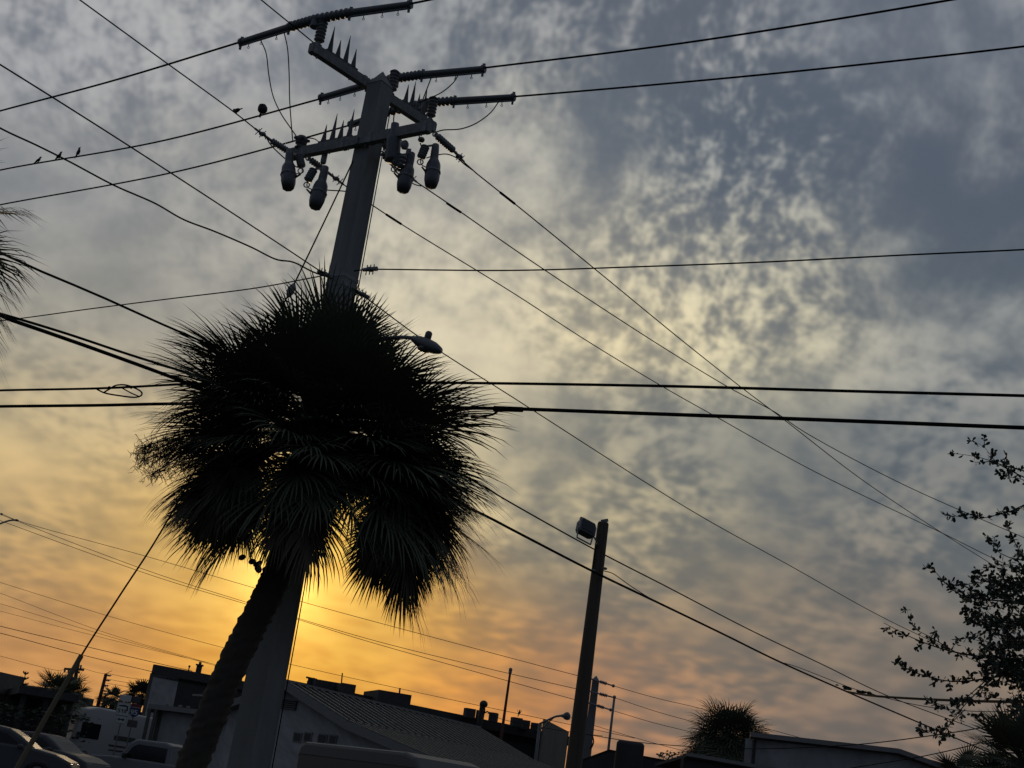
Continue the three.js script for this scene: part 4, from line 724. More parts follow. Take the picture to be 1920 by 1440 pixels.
// low pale building at right and the lean-to before it
{
  const A = atRange(1404, 1378, 40), B = atHeight(1680, 1409, A.y + 0.12), E = atRange(1790, 1452, 46), e = flatDir(A, B), n = away(e);
  const o = thing('pale_building', A.clone().setY(0), 'pale wall of a low building with a thin roof edge, right of the round palm', 'building');
  const a = A.clone().addScaledVector(e, 0.12), k = (p, y) => p.clone().setY(y), E2 = onPlane(1800, 1452, B, n), back = backOf(A).multiplyScalar(9);
  const poly = [k(a, 0), k(a, A.y - 0.1), k(B, B.y - 0.1), E2.clone().add(V(0, -0.1, 0)), k(E2, 0)], g = [];
  for (let i = 1; i < 4; i++) g.push(quadGeo(poly[0], poly[i], poly[i + 1], poly[i + 1].clone().addScaledVector(e, 0.001)));
  part('front_wall', g, M.stucco, o); part('left_wall', wallFrom(a, a.clone().add(back), 0, A.y - 0.1), M.stucco, o);
  const f = n.clone().multiplyScalar(-0.3);
  const roof = part('roof', [slab(A.clone().add(f), B.clone().add(f), B.clone().add(back), A.clone().add(back), 0.07), slab(B.clone().add(f), E2.clone().add(f), E2.clone().add(back), B.clone().add(back), 0.07)], M.roofFelt, o);
  part('roof_edge', [beam(A.clone().add(f).add(V(0, 0.0, 0)).addScaledVector(n, -0.03), B.clone().add(f).addScaledVector(n, -0.03), 0.05, 0.13), beam(B.clone().add(f).addScaledVector(n, -0.03), E2.clone().add(f).addScaledVector(n, -0.03), 0.05, 0.13)], M.fascia, roof);
  part('pipe', rod(k(a, 0).addScaledVector(n, -0.08).addScaledVector(e, 0.05), k(a, A.y - 0.1).addScaledVector(n, -0.08).addScaledVector(e, 0.05), 0.05, 0.05, 7), M.black, o);
}
{
  const A = atRange(1287, 1414, 37), B = atHeight(1450, 1444, A.y - 0.05), e = flatDir(A, B), n = away(e), o = thing('lean_to', A.clone().setY(0), 'dark low shed with a pale eave line in front of the round palm', 'shed');
  const up = n.clone().multiplyScalar(2.2).add(V(0, -0.25, 0));
  part('roof', slab(A, B.clone().addScaledVector(e, 2), B.clone().addScaledVector(e, 2).add(up), A.clone().add(up), 0.08), M.roofFelt, o);
  part('eave', beam(A.clone().addScaledVector(n, -0.03), B.clone().addScaledVector(n, -0.03).addScaledVector(e, 2), 0.05, 0.09), M.fascia, o);
  part('front_wall', wallFrom(A.clone().addScaledVector(n, 0.15), B.clone().addScaledVector(n, 0.15).addScaledVector(e, 2), 0, A.y - 0.1), M.darkWall, o);
}
{ // dark roof by the wooden pole and the upright panel on it
  const A = atRange(1090, 1418, 42), T = atRange(1142, 1405, 42), B = atHeight(1310, 1436, T.y - 0.1), e = flatDir(T, B), n = away(e);
  const o = thing('dark_shed', A.clone().setY(0), 'dark shed roof at the bottom edge right of the wooden pole', 'shed');
  const back = n.clone().multiplyScalar(5), l = onPlane(1080, 1428, T, n), poly = [l.clone().setY(0), l, T, B, B.clone().setY(0)], g = [];
  for (let i = 1; i < 4; i++) g.push(quadGeo(poly[0], poly[i], poly[i + 1], poly[i + 1].clone().addScaledVector(e, 0.001)));
  part('front_wall', g, M.darkWall, o); part('roof', [slab(l, T, T.clone().add(back), l.clone().add(back), 0.08), slab(T, B, B.clone().add(back), T.clone().add(back), 0.08)], M.roofFelt, o);
  const p = atRange(1157, 1386, 36), q = atRange(1209, 1394, 36), s = thing('back_of_sign', p.clone().setY(0), 'dark upright rounded panel seen from behind right of the wooden pole', 'sign');
  const w = p.distanceTo(q), c = p.clone().add(q).multiplyScalar(0.5), panel = new RoundedBoxGeometry(w, 1.15, 0.3, 4, 0.1); panel.rotateY(-Math.atan2(q.z - p.z, q.x - p.x)); panel.translate(c.x, c.y - 0.58, c.z);
  part('panel', panel, M.darkWall, s); for (const t of [0.25, 0.75]) { const x = p.clone().lerp(q, t); part('post', rod(V(x.x, 0, x.z), V(x.x, c.y - 0.9, x.z), 0.05, 0.05, 8), M.steel, s); }
}
{ // roofs at far left
  const A = atRange(-60, 1246, 62), B = atHeight(46, 1270, A.y), e = flatDir(A, B), n = away(e), o = thing('left_building', B.clone().setY(0), 'dark building with a sloping top line cut by the left edge', 'building'), back = n.clone().multiplyScalar(9);
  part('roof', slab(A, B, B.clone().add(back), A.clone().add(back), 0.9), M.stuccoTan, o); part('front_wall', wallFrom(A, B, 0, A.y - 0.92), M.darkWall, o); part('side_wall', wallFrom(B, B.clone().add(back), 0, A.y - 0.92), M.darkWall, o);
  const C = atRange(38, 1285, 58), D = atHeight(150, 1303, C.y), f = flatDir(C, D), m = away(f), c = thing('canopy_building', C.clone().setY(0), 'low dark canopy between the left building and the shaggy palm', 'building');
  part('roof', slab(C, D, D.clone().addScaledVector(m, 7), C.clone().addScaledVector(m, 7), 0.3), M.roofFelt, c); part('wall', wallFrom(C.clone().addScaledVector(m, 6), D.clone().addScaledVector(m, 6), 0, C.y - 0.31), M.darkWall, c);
  for (const t of [0.12, 0.5, 0.9]) { const p = C.clone().lerp(D, t).addScaledVector(m, 0.4); part('post', box(0.2, C.y - 0.3, 0.2, p.x, (C.y - 0.3) / 2, p.z), M.darkWall, c); }
  const g = atRange(136, 1296, 105), h = atHeight(178, 1305, g.y), b = flatDir(g, h), r = away(b).multiplyScalar(8), u = thing('grey_building', g.clone().setY(0), 'small grey stepped building between the shaggy palm and the red pole', 'building');
  const mid = g.clone().lerp(h, 0.5); part('wall', wallFrom(g, h, 0, g.y - 0.5), M.stuccoTan, u); part('roof', slab(mid.clone().setY(g.y - 0.25), h.clone().setY(g.y - 0.25), h.clone().setY(g.y - 0.25).add(r), mid.clone().setY(g.y - 0.25).add(r), 0.25), M.roofFelt, u); part('upper_storey', slab(g, mid, mid.clone().add(r), g.clone().add(r), 0.5), M.stuccoTan, u);
  const i = atRange(140, 1318, 98), j = atHeight(300, 1340, i.y), k = thing('far_wall', i.clone().setY(0), 'long dark low building behind the white van roof', 'building'), z = away(flatDir(i, j)).multiplyScalar(6);
  part('wall', wallFrom(i, j, 0, i.y - 0.21), M.darkWall, k); part('roof', slab(i, j, j.clone().add(z), i.clone().add(z), 0.2), M.roofFelt, k);
}
{ // clipped dark greenery that fills the ground line
  const q = rng(31), row = (x0, x1, D, h, label) => { const g = []; const a = onGround(x0, D), b = onGround(x1, D), n = Math.round(a.distanceTo(b) * 150); for (let i = 0; i < n; i++) { const p = a.clone().lerp(b, q()), s = 0.05 + 0.08 * q(), y = h * (1 - q() ** 2.2) + 0.25 * q() * (noise(p.x * 0.8, 3) + 0.5), m = new THREE.CircleGeometry(s, 5).scale(1, 0.6, 1).rotateX(q() * 3).rotateY(q() * 6); g.push(m.translate(p.x + q() - 0.5, y, p.z + (q() - 0.5) * 1.4)); } return solo('hedge', g, M.hedge, a, label, 'hedge'); };
  row(-60, 150, 56, 2.3, 'dark hedge behind the parked cars at the left edge'); row(140, 330, 92, 2.5, 'dark shrubs along the far low building behind the van');
  const c = atRange(1262, 1428, 60), g = [], t = []; for (let i = 0; i < 420; i++) { const d = V((q() - 0.5) * 1.5, (q() - 0.45) * 0.8, (q() - 0.5) * 1.2), p = c.clone().add(d); if (d.y > 0.42 - d.x * d.x * 0.4 + 0.15 * (q() - 0.5)) continue; g.push(new THREE.CircleGeometry(0.05 + 0.03 * q(), 5).scale(1, 0.6, 1).rotateX(q() * 3).rotateY(q() * 6).translate(p.x, p.y, p.z)); }
  for (let i = 0; i < 14; i++) t.push(rod(V(c.x, c.y - 1, c.z), c.clone().add(V((q() - 0.5) * 1.3, 0.3 * q(), (q() - 0.5))), 0.02, 0.006, 4, true));
  const o = thing('bush', c.clone().setY(0), 'small airy bush at the bottom edge left of the round palm', 'bush'); tag(part('foliage', g, M.leaf, o), null, null, null, 'stuff'); part('stems', [...t, rod(c.clone().setY(0), V(c.x, c.y - 0.9, c.z), 0.05, 0.03, 6)], M.twig, o);
}
{ // tiered pine
  const t = atRange(49, 1259, 66), o = thing('tiered_pine', t.clone().setY(0), 'small tiered pine with separate branch whorls beside the left building', 'tree'), q = rng(66);
  part('trunk', rod(t.clone().setY(0), t, 0.09, 0.015, 7), M.bark, o);
  for (let i = 0; i < 7; i++) { const y = t.y - 0.12 - i * 0.24, L = 0.12 + i * 0.055, g = []; for (let k = 0; k < 9; k++) { const a = k / 9 * 6.28 + i, e = V(t.x + Math.cos(a) * L, y + 0.05 + 0.04 * q(), t.z + Math.sin(a) * L); g.push(rod(V(t.x, y, t.z), e, 0.045, 0.02, 5)); g.push(rod(e, e.clone().add(V(0, 0.06, 0)), 0.02, 0.005, 4)); } part('branch_whorl', g, M.hedge, o); }
}

// ---------------------------------------------------------------- other poles and lamps
{
  const T = atRange(1131, 982, 22), B = V(T.x, 0, T.z), o = thing('wooden_pole', B, 'plain round wooden pole with a floodlight near its top, right of the palm', 'utility pole');
  part('shaft', rod(B, T, 0.15, 0.094, 16), M.wood, o); part('top_cap', [turned([[0.094, 0], [0.08, 0.7], [0, 1]], T, T.clone().add(V(0, 0.035, 0)), 14)], M.wood, o);
  part('bracket', [beam(T.clone().add(V(-0.05, 0.02, 0.06)), T.clone().add(V(0.07, 0.06, 0.06)), 0.03, 0.05)], M.steel, o);
  part('conduit', tube([atRange(1122, 1018, 21.9), atRange(1116, 1034, 21.88), atRange(1113, 1062, 21.88), atRange(1111, 1070, 21.88)], 0.008, 4, 5), M.wire, o);
  for (const [x, y] of [[1112, 1070], [1134, 1066]]) part('cable_hook', ball(atRange(x, y, 21.85), 0.03, 1.4, 0.8, 1), M.steel, o);
  const c = atRange(1099, 990, 21.7), f = thing('floodlight', T.clone(), 'boxy floodlight on a yoke left of the wooden pole top', 'floodlight');
  const turn = new THREE.Matrix4().makeRotationFromEuler(new THREE.Euler(-0.35, 0.45, -0.1)).setPosition(c);
  const put = (g, m, name, par) => part(name, g.applyMatrix4(turn), m, par);
  const h = put(prism([[-0.12, 0.1], [0.1, 0.1], [0.14, 0.03], [0.14, -0.1], [0.1, -0.12], [-0.12, -0.12], [-0.14, -0.08], [-0.14, 0.06]], 0.16, 0.015), M.lamp, 'housing', f);
  put(box(0.24, 0.18, 0.012, 0, -0.01, 0.086), M.glass, 'glass', h); put(box(0.05, 0.07, 0.05, -0.11, 0.13, -0.02, 0, 0.012), M.polymer, 'photocell', h); for (let i = 0; i < 4; i++) put(box(0.006, 0.18, 0.05, -0.09 + i * 0.06, 0, -0.1), M.lamp, 'fin', h);
  put(mergeGeometries([rod(V(-0.155, 0, 0), V(-0.13, -0.26, 0), 0.013), rod(V(-0.13, -0.26, 0), V(0.14, -0.26, 0), 0.013), rod(V(0.14, -0.26, 0), V(0.16, 0, 0), 0.013)]), M.steel, 'yoke', f);
  part('arm', tube([atRange(1101, 1007, 21.7), atRange(1112, 1006, 21.75), T.clone().lerp(B, 0.075)], 0.016, 5, 6), M.steel, f);
}
{ // far concrete pole with three arms
  const T = atRange(1117, 1276, 50), B = V(T.x, 0, T.z), o = thing('far_pole', B, 'distant square concrete pole with pointed cap and three stub insulators, beside the wooden pole', 'utility pole');
  const g = new THREE.CylinderGeometry(0.17, 0.24, T.y, 4, 1).rotateY(0.6).toNonIndexed(); g.computeVertexNormals(); part('shaft', g.translate(T.x, T.y / 2, T.z), M.farConcrete, o);
  part('cap', new THREE.CylinderGeometry(0.001, 0.19, 0.18, 4).rotateY(0.6).translate(T.x, T.y + 0.09, T.z), M.farConcrete, o);
  for (const [x0, y0, x1, y1] of [[1106, 1272, 1150, 1286], [1104, 1296, 1152, 1308], [1101, 1317, 1145, 1331]]) { const a = atRange(x0, y0, 49.7), b = atRange(x1, y1, 49.7); const i = part('insulator', sheds(a.clone().lerp(b, 0.42), a.clone().lerp(b, 0.72), 0.04, 0.075, 5, 8), M.porcelain, o); part('rod', [rod(a, b, 0.03, 0.03, 6), ball(b, 0.06), ball(a, 0.06)], M.steel, i); }
  part('cable_loop', tube([atRange(1111, 1380, 49.6), atRange(1113, 1390, 49.6), atRange(1110, 1400, 49.6), atRange(1106, 1405, 49.6), atRange(1112, 1394, 49.6)], 0.025, 5, 5), M.wire, o);
  const t = atRange(1152, 1307, 47), m = thing('thin_pole', t.clone().setY(0), 'thin metal pole beside the distant concrete pole', 'pole'); part('shaft', rod(t.clone().setY(0), t, 0.055, 0.04, 8), M.steel, m); part('top', ball(t, 0.06), M.steel, m);
}
{
  const t = atRange(957, 1258, 63), b = t.clone().setY(0), o = thing('flagpole', b, 'bare flagpole with a ball on top above the dark building', 'flagpole');
  part('shaft', rod(b, t, 0.1, 0.055, 10), M.redwood, o); part('ball', ball(t.clone().add(V(0, 0.06, 0)), 0.09), M.steel, o); part('truck', rod(t.clone().add(V(0, -0.1, 0)), t, 0.08, 0.08, 8), M.steel, o);
}
{
  const b = atRange(1010, 1396, 56), k = atRange(1012, 1357, 56), tip = atRange(1052, 1342, 55), o = thing('far_street_lamp', b.clone().setY(0), 'distant cobra head street lamp on a braced arm over the dark building', 'street lamp');
  part('shaft', rod(b.clone().setY(0), k, 0.09, 0.06, 8), M.steel, o); part('arm', tube([k, atRange(1027, 1350, 55.6), atRange(1042, 1343.5, 55.2), tip], 0.045, 6, 6), M.steel, o);
  part('brace', tube([atRange(1012, 1369, 56), atRange(1023, 1359, 55.7), atRange(1038, 1346, 55.3)], 0.03, 5, 5), M.steel, o);
  const e = atRange(1068, 1343, 54.8), h = part('lamp_head', turned([[0, 0], [0.05, 0], [0.08, 0.3], [0.15, 0.55], [0.16, 0.8], [0.08, 1], [0, 1]], tip, e, 12), M.lamp, o); part('lens', ball(tip.clone().lerp(e, 0.7).add(V(0, -0.08, 0)), 0.12, 1.2, 0.6, 1), M.lens, h);
}
{ // leaning reddish pole and the dark one behind the guard
  const t = atRange(199, 1263, 95), b = atRange(183, 1325, 95), o = thing('red_pole', b, 'leaning dark red pole with stub insulators on its right, left of the flat building', 'utility pole');
  part('shaft', rod(b.clone().addScaledVector(t.clone().sub(b), -0.6), t, 0.14, 0.11, 8), M.redwood, o);
  for (const s of [0.05, 0.2, 0.36, 0.52]) { const p = t.clone().lerp(b, s), i = part('insulator', sheds(p, p.clone().add(V(0.34, 0.02, 0)), 0.04, 0.08, 3, 8), M.porcelain, o); part('pin', rod(p.clone().add(V(0.3, 0, 0)), p.clone().add(V(0.42, 0.06, 0)), 0.02, 0.02, 5), M.steel, i); }
  part('antenna', rod(t, t.clone().add(V(0.35, 0.25, 0)), 0.02, 0.015, 5), M.wire, o);
  const u = atRange(147, 1243, 92), v = atRange(141, 1290, 92), d = thing('dark_pole', v.clone().setY(0), 'dark pole with crossarms half hidden by the guy wire guard', 'utility pole');
  part('shaft', rod(v.clone().setY(0), u, 0.15, 0.11, 8), M.wood, d);
  for (const [x0, y0, x1, y1] of [[120, 1254, 158, 1256], [138, 1259, 150, 1261]]) part('crossarm', beam(atRange(x0, y0, 91.8), atRange(x1, y1, 91.8), 0.12, 0.14), M.wood, d);
  for (const [x, y] of [[122, 1257], [129, 1258], [152, 1250]]) part('insulator', sheds(atRange(x, y - 3, 91.8), atRange(x - 1, y + 4, 91.8), 0.05, 0.09, 3, 8), M.porcelain, d);
}
// distant wires
const far = 0.028;
const farWire = (label, ...p) => wire('distant_wire', at_d(...p), 0.011 * (p[0][2] / 55) ** 0.3, label, 'power line', 'distant power lines');
farWire('highest distant wire at left, crossing behind the big palm to the concrete pole', [-40, 948, 62], [0, 962, 61], [30, 975, 61], [270, 1042, 60], [472, 1101, 59], [608, 1140, 57], [831, 1200, 54], [1080, 1266, 51], [1106, 1272, 50]);
farWire('distant wire just below the highest one at left, ending at the middle stub insulator', [-40, 940, 62], [0, 964, 61], [30, 976, 61], [150, 1023, 60], [300, 1078, 59.5], [458, 1128, 59], [698, 1200, 55], [900, 1250, 53], [1078, 1291, 51], [1104, 1297, 50]);
farWire('distant wire, third down at left, ending at the lowest stub insulator', [-40, 962, 62], [0, 976, 61], [150, 1031, 60], [300, 1084, 59.5], [456, 1131, 59], [557, 1161, 57], [681, 1200, 55], [900, 1262, 53], [1075, 1311, 51], [1101, 1317, 50]);
farWire('distant wire low through the orange glow above the dark roof', [-40, 1080, 90], [0, 1092, 88], [210, 1157, 84], [417, 1214, 80], [555, 1248, 76], [800, 1302, 72], [1062, 1357, 66], [1190, 1384, 64]);
farWire('faint distant wire ending behind the leaning trunk, upper of two close together', [-40, 1098, 80], [0, 1112, 80], [200, 1187, 80], [403, 1246, 80], [440, 1256, 80]);
farWire('faint distant wire ending behind the leaning trunk, lower of two close together', [-40, 1122, 80], [0, 1132, 80], [200, 1192, 80], [403, 1248, 80], [440, 1259, 80]);
farWire('very faint distant wire low at left under the twin wires', [-40, 1136, 95], [5, 1147, 95], [150, 1185, 95], [300, 1222, 95], [400, 1245, 95]);
const nearer = (label, ...p) => wire('distant_wire', at_d(...p), 0.019, label, 'power line', 'distant power lines');
nearer('darker distant wire reaching the flat building roof corner, upper of two', [-40, 1164, 72], [0, 1174, 72], [160, 1212, 74], [319, 1249, 77], [360, 1258, 78]);
nearer('darker distant wire reaching the flat building pale wall, lower of two', [-40, 1178, 72], [0, 1187, 72], [150, 1227, 75], [292, 1261, 79]);
farWire('distant wire from the left edge to the dark half-hidden pole', [-40, 1222, 95], [0, 1230, 94], [60, 1246, 93], [111, 1257, 92], [122, 1255, 92]);
farWire('distant wire from the dark half-hidden pole to the red pole top', [150, 1251, 92], [175, 1259, 93], [198, 1264, 95]);
for (const [k, y, w] of [['first', 1262, 1277], ['second', 1273, 1285], ['third', 1281, 1292], ['fourth', 1291, 1301]]) farWire(`faint wire from the red pole to the flat building, ${k} from the top`, [200, y, 95], [240, mix(y, w, 0.5) + 1, 92], [290, w, 88], [310, w + 4, 86]);
for (const [k, x, y, w, z] of [['highest', 1150, 1286, 1308, 1327], ['middle', 1152, 1308, 1305, 1355], ['lowest', 1145, 1331, 1301, 1374]]) farWire(`wire from the distant concrete pole into the round palm, ${k} of three`, [x, y, 50], [mix(x, w, 0.5), mix(y, z, 0.5) + 2, 50], [w, z, 50], [1360, z + (1360 - w) * 0.29, 50]);
farWire('thin wire leaving the round palm above the pale building', [1430, 1364, 50], [1500, 1383, 50], [1570, 1402, 50], [1640, 1420, 50]);
farWire('low thin wire behind the wooden pole over the dark shed', [1070, 1345, 58], [1120, 1362, 58], [1200, 1386, 57], [1290, 1410, 56], [1330, 1420, 56]);
farWire('sagging thin wire from the far street lamp to the wooden pole', [905, 1333, 66], [940, 1348, 64], [985, 1358, 62], [1040, 1368, 60], [1085, 1374, 58], [1130, 1380, 57]);
{ const a = atRange(3, 966, 58), o = thing('far_lamp', a.clone().setY(0), 'curved lamp arm tip entering at the left edge in the orange sky', 'street lamp'); part('arm', tube([atRange(-60, 1030, 58), atRange(-20, 990, 58), atRange(0, 982, 58), atRange(18, 976, 58), atRange(31, 975, 58)], 0.035, 6, 6), M.steel, o); part('head', ball(atRange(31, 975.5, 58), 0.06, 1.6, 0.8, 1), M.lamp, o); part('shaft', rod(atRange(-60, 1030, 58).setY(0), atRange(-60, 1030, 58), 0.1, 0.06, 8), M.steel, o); part('knob', ball(atRange(3, 964, 58), 0.05), M.porcelain, o); }

// ---------------------------------------------------------------- vehicles
function local(pos, yaw) { const m = new THREE.Matrix4().makeRotationY(yaw).setPosition(pos); return (g) => g.applyMatrix4(m); }
function wheels(o, L, xs, zs, r, w) { for (const x of xs) for (const z of zs) { const s = Math.sign(z), t = part('wheel', L(new THREE.TorusGeometry(r * 0.76, r * 0.25, 8, 22).scale(1, 1, w / (r * 0.5)).translate(x, r, z)), M.tyre, o); part('rim', L(new THREE.CylinderGeometry(r * 0.6, r * 0.55, w * 0.8, 14).rotateX(Math.PI / 2).translate(x, r, z + s * 0.01)), M.rim, t); } }
function sedan(pos, yaw, paint, label) {
  const o = thing('parked_car', pos, label, 'car'), L = local(pos, yaw);
  part('body', L(prism([[-2.3, 0.34], [-2.32, 0.72], [-2.2, 0.93], [-1.62, 1.0], [1.02, 0.96], [1.75, 0.86], [2.2, 0.7], [2.32, 0.5], [2.28, 0.28], [1.82, 0.24], [1.74, 0.5], [1.5, 0.63], [1.22, 0.63], [0.98, 0.5], [0.9, 0.24], [-0.92, 0.24], [-1.0, 0.5], [-1.24, 0.63], [-1.52, 0.63], [-1.76, 0.5], [-1.84, 0.26]], 1.78, 0.07)), paint, o);
  const cab = part('cabin', L(prism([[-1.85, 0.98], [-1.35, 1.28], [-0.85, 1.41], [-0.2, 1.445], [0.25, 1.4], [0.6, 1.24], [1.15, 0.95]], 1.5, 0.09)), paint, o);
  for (const z of [-0.752, 0.752]) for (const w of [[[-1.45, 1.02], [-1.1, 1.29], [-0.75, 1.36], [-0.52, 1.37], [-0.5, 1.01]], [[-0.44, 1.01], [-0.46, 1.37], [-0.1, 1.38], [0.22, 1.33], [0.45, 1.2], [0.85, 0.98]]]) part('window', L(prism(w, 0.014).translate(0, 0, z)), M.glass, cab);
  part('windshield', L(box(0.02, 0.62, 1.3, 0, 0, 0).rotateZ(1.02).translate(0.84, 1.17, 0)), M.glass, cab); part('rear_window', L(box(0.02, 0.5, 1.26, 0, 0, 0).rotateZ(-1.02).translate(-1.52, 1.22, 0)), M.glass, cab);
  wheels(o, L, [1.36, -1.38], [-0.8, 0.8], 0.33, 0.21);
  for (const z of [-0.62, 0.62]) { part('headlight', L(box(0.26, 0.12, 0.36, 2.17, 0.66, z, 0, 0.04)), M.lens, o); part('tail_light', L(box(0.12, 0.16, 0.4, -2.29, 0.78, z, 0, 0.04)), M.red, o); part('mirror', L(box(0.16, 0.12, 0.18, 0.72, 1.02, z * 1.55, 0, 0.04)), paint, o); }
  return o;
}
{ const p = onGround(8, 45); sedan(p, 0.12, M.carWhiteShaded, 'white sedan, shade put into its paint, at the left edge with its nose to the right'); }
{ const p = onGround(92, 54); sedan(p, -0.3, M.carWhiteShaded, 'second sedan, shade put into its paint too, between the edge sedan and the van'); }
{ // high-roofed white van
  const pos = onGround(214, 74), L = local(pos, Math.PI + 0.52), o = thing('van', pos, 'tall white van with a rounded roof and dark front window behind the road signs', 'van');
  part('body', L(prism([[-2.5, 0.42], [-2.5, 2.5], [-2.35, 2.85], [-1.9, 3.05], [1.5, 3.15], [2.05, 3.0], [2.3, 2.6], [2.45, 1.75], [2.6, 1.3], [2.62, 0.45]], 2.1, 0.1)), M.vanWhite, o);
  part('windshield', L(box(0.05, 1.0, 1.8, 0, 0, 0).rotateZ(0.13).translate(2.43, 2.1, 0)), M.glass, o);
  for (const z of [-1.053, 1.053]) { part('window', L(box(0.95, 0.75, 0.03, 1.7, 2.05, z)), M.glass, o); part('lower_panel', L(box(4.6, 0.3, 0.04, 0, 0.62, z)), M.fascia, o); part('side_print', L(mergeGeometries([box(1.1, 0.24, 0.012, -0.1, 1.9, z), box(1.5, 0.1, 0.012, -0.1, 1.5, z), box(1.2, 0.08, 0.012, 0, 1.28, z)])), M.stuccoTan, o); }
  part('bumper', L(box(0.2, 0.3, 2.0, 2.62, 0.55, 0, 0, 0.05)), M.black, o); part('grille', L(box(0.05, 0.3, 1.2, 2.63, 1.0, 0)), M.black, o);
  for (const z of [-0.85, 0.85]) { part('headlight', L(box(0.08, 0.22, 0.3, 2.61, 1.02, z, 0, 0.03)), M.lens, o); part('mirror', L(box(0.14, 0.36, 0.2, 2.3, 1.75, z * 1.4, 0, 0.04)), M.black, o); }
  wheels(o, L, [1.65, -1.55], [-0.92, 0.92], 0.38, 0.24);
}
{ // pickup
  const pos = onGround(292, 58), L = local(pos, Math.PI - 0.25), o = thing('pickup_truck', pos, 'white pickup truck with a dark side window, below the rear end of the van', 'pickup truck');
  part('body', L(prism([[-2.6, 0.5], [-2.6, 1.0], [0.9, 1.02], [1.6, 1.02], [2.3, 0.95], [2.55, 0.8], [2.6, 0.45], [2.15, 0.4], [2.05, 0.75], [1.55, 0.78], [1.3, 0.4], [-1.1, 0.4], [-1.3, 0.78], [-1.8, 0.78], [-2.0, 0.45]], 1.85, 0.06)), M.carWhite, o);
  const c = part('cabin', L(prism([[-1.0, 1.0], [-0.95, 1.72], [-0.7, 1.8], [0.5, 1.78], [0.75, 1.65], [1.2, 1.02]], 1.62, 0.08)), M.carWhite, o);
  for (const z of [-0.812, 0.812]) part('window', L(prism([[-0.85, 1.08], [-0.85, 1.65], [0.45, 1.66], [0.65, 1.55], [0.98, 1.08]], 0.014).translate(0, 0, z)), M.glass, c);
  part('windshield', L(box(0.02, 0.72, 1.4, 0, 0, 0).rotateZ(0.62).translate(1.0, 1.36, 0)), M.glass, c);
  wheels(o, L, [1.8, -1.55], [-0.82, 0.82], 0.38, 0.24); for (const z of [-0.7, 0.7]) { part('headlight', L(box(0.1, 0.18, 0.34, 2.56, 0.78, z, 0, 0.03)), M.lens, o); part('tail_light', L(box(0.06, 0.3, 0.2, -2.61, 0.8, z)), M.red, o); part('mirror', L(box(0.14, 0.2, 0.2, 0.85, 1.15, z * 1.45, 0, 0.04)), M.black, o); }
}
{ // dark van with a pale rounded roof before the house
  const a = atRange(566, 1388, 29), b = atRange(768, 1424, 26.2), pos = a.clone().add(b).multiplyScalar(0.5).setY(0), f = flatDir(a, b), yaw = -Math.atan2(f.z, f.x), top = (a.y + b.y) / 2, L = local(pos, yaw), half = a.clone().setY(0).distanceTo(b.clone().setY(0)) / 2;
  const o = thing('cargo_van', pos.clone(), 'dark van with a pale rounded roof edge parked before the gabled house', 'van');
  part('body', L(prism([[-half, 0.4], [-half, top - 0.21], [half + 0.2, top - 0.21], [half + 0.5, top - 0.75], [half + 1.5, 0.95], [half + 1.6, 0.4]], 1.8, 0.05).translate(0, 0, -0.9)), M.carDark, o);
  part('roof', L(prism([[-half, top - 0.2], [-half + 0.03, top - 0.08], [-half + 0.15, top - 0.02], [half - 0.2, top], [half + 0.1, top - 0.07], [half + 0.25, top - 0.2]], 1.82, 0.07).translate(0, 0, -0.9)), M.carRoof, o);
  part('window', L(box(1.1, 0.5, 0.03, half - 0.4, top - 0.62, 0.012)), M.glass, o); part('windshield', L(box(0.03, 0.9, 1.6, 0, 0, 0).rotateZ(0.9).translate(half + 0.95, top - 0.75, -0.9)), M.glass, o); part('rack', L(box(half * 1.2, 0.03, 0.04, 0, top + 0.06, -0.3)), M.steel, o);
  wheels(o, L, [half + 0.6, -half + 0.8], [-1.7, -0.12], 0.36, 0.22);
}

// ---------------------------------------------------------------- road signs
function signPrint(w, h, draw) { const c = document.createElement('canvas'); c.width = w; c.height = h; const g = c.getContext('2d'); draw(g); const t = new THREE.CanvasTexture(c); t.colorSpace = THREE.SRGBColorSpace; t.magFilter = THREE.LinearFilter; const m = new THREE.MeshStandardMaterial({ map: t, roughness: 0.5 }); return m; }
const text = (g, s, x, y, px, color = '#111') => { g.fillStyle = color; g.font = 'bold ' + px + 'px sans-serif'; g.textAlign = 'center'; g.textBaseline = 'middle'; g.fillText(s, x, y); };
const frame = (g, w, h) => { g.fillStyle = '#bdbdb8'; g.fillRect(0, 0, w, h); g.strokeStyle = '#111'; g.lineWidth = 5; g.strokeRect(8, 8, w - 16, h - 16); };
const route = signPrint(256, 256, (g) => { frame(g, 256, 256); g.fillStyle = '#111'; g.beginPath(); g.moveTo(30, 58); g.lineTo(150, 40); g.lineTo(214, 60); g.lineTo(228, 150); g.lineTo(206, 150); g.lineTo(184, 78); g.lineTo(34, 78); g.closePath(); g.fill(); text(g, '518', 118, 162, 108); });
const arrowPrint = signPrint(256, 192, (g) => { frame(g, 256, 192); g.fillStyle = '#111'; g.fillRect(84, 82, 88, 28); for (const s of [1, -1]) { g.beginPath(); g.moveTo(128 + s * 96, 96); g.lineTo(128 + s * 38, 52); g.lineTo(128 + s * 38, 140); g.closePath(); g.fill(); } });
const shieldPrint = signPrint(256, 256, (g) => { g.fillStyle = '#1b2c5a'; g.fillRect(0, 0, 256, 256); g.fillStyle = '#7d1c22'; g.fillRect(0, 0, 256, 66); g.fillStyle = '#bdbdb8'; g.fillRect(0, 64, 256, 8); text(g, '95', 128, 158, 128, '#c8c8c4'); });
const blank = M.signWhite;
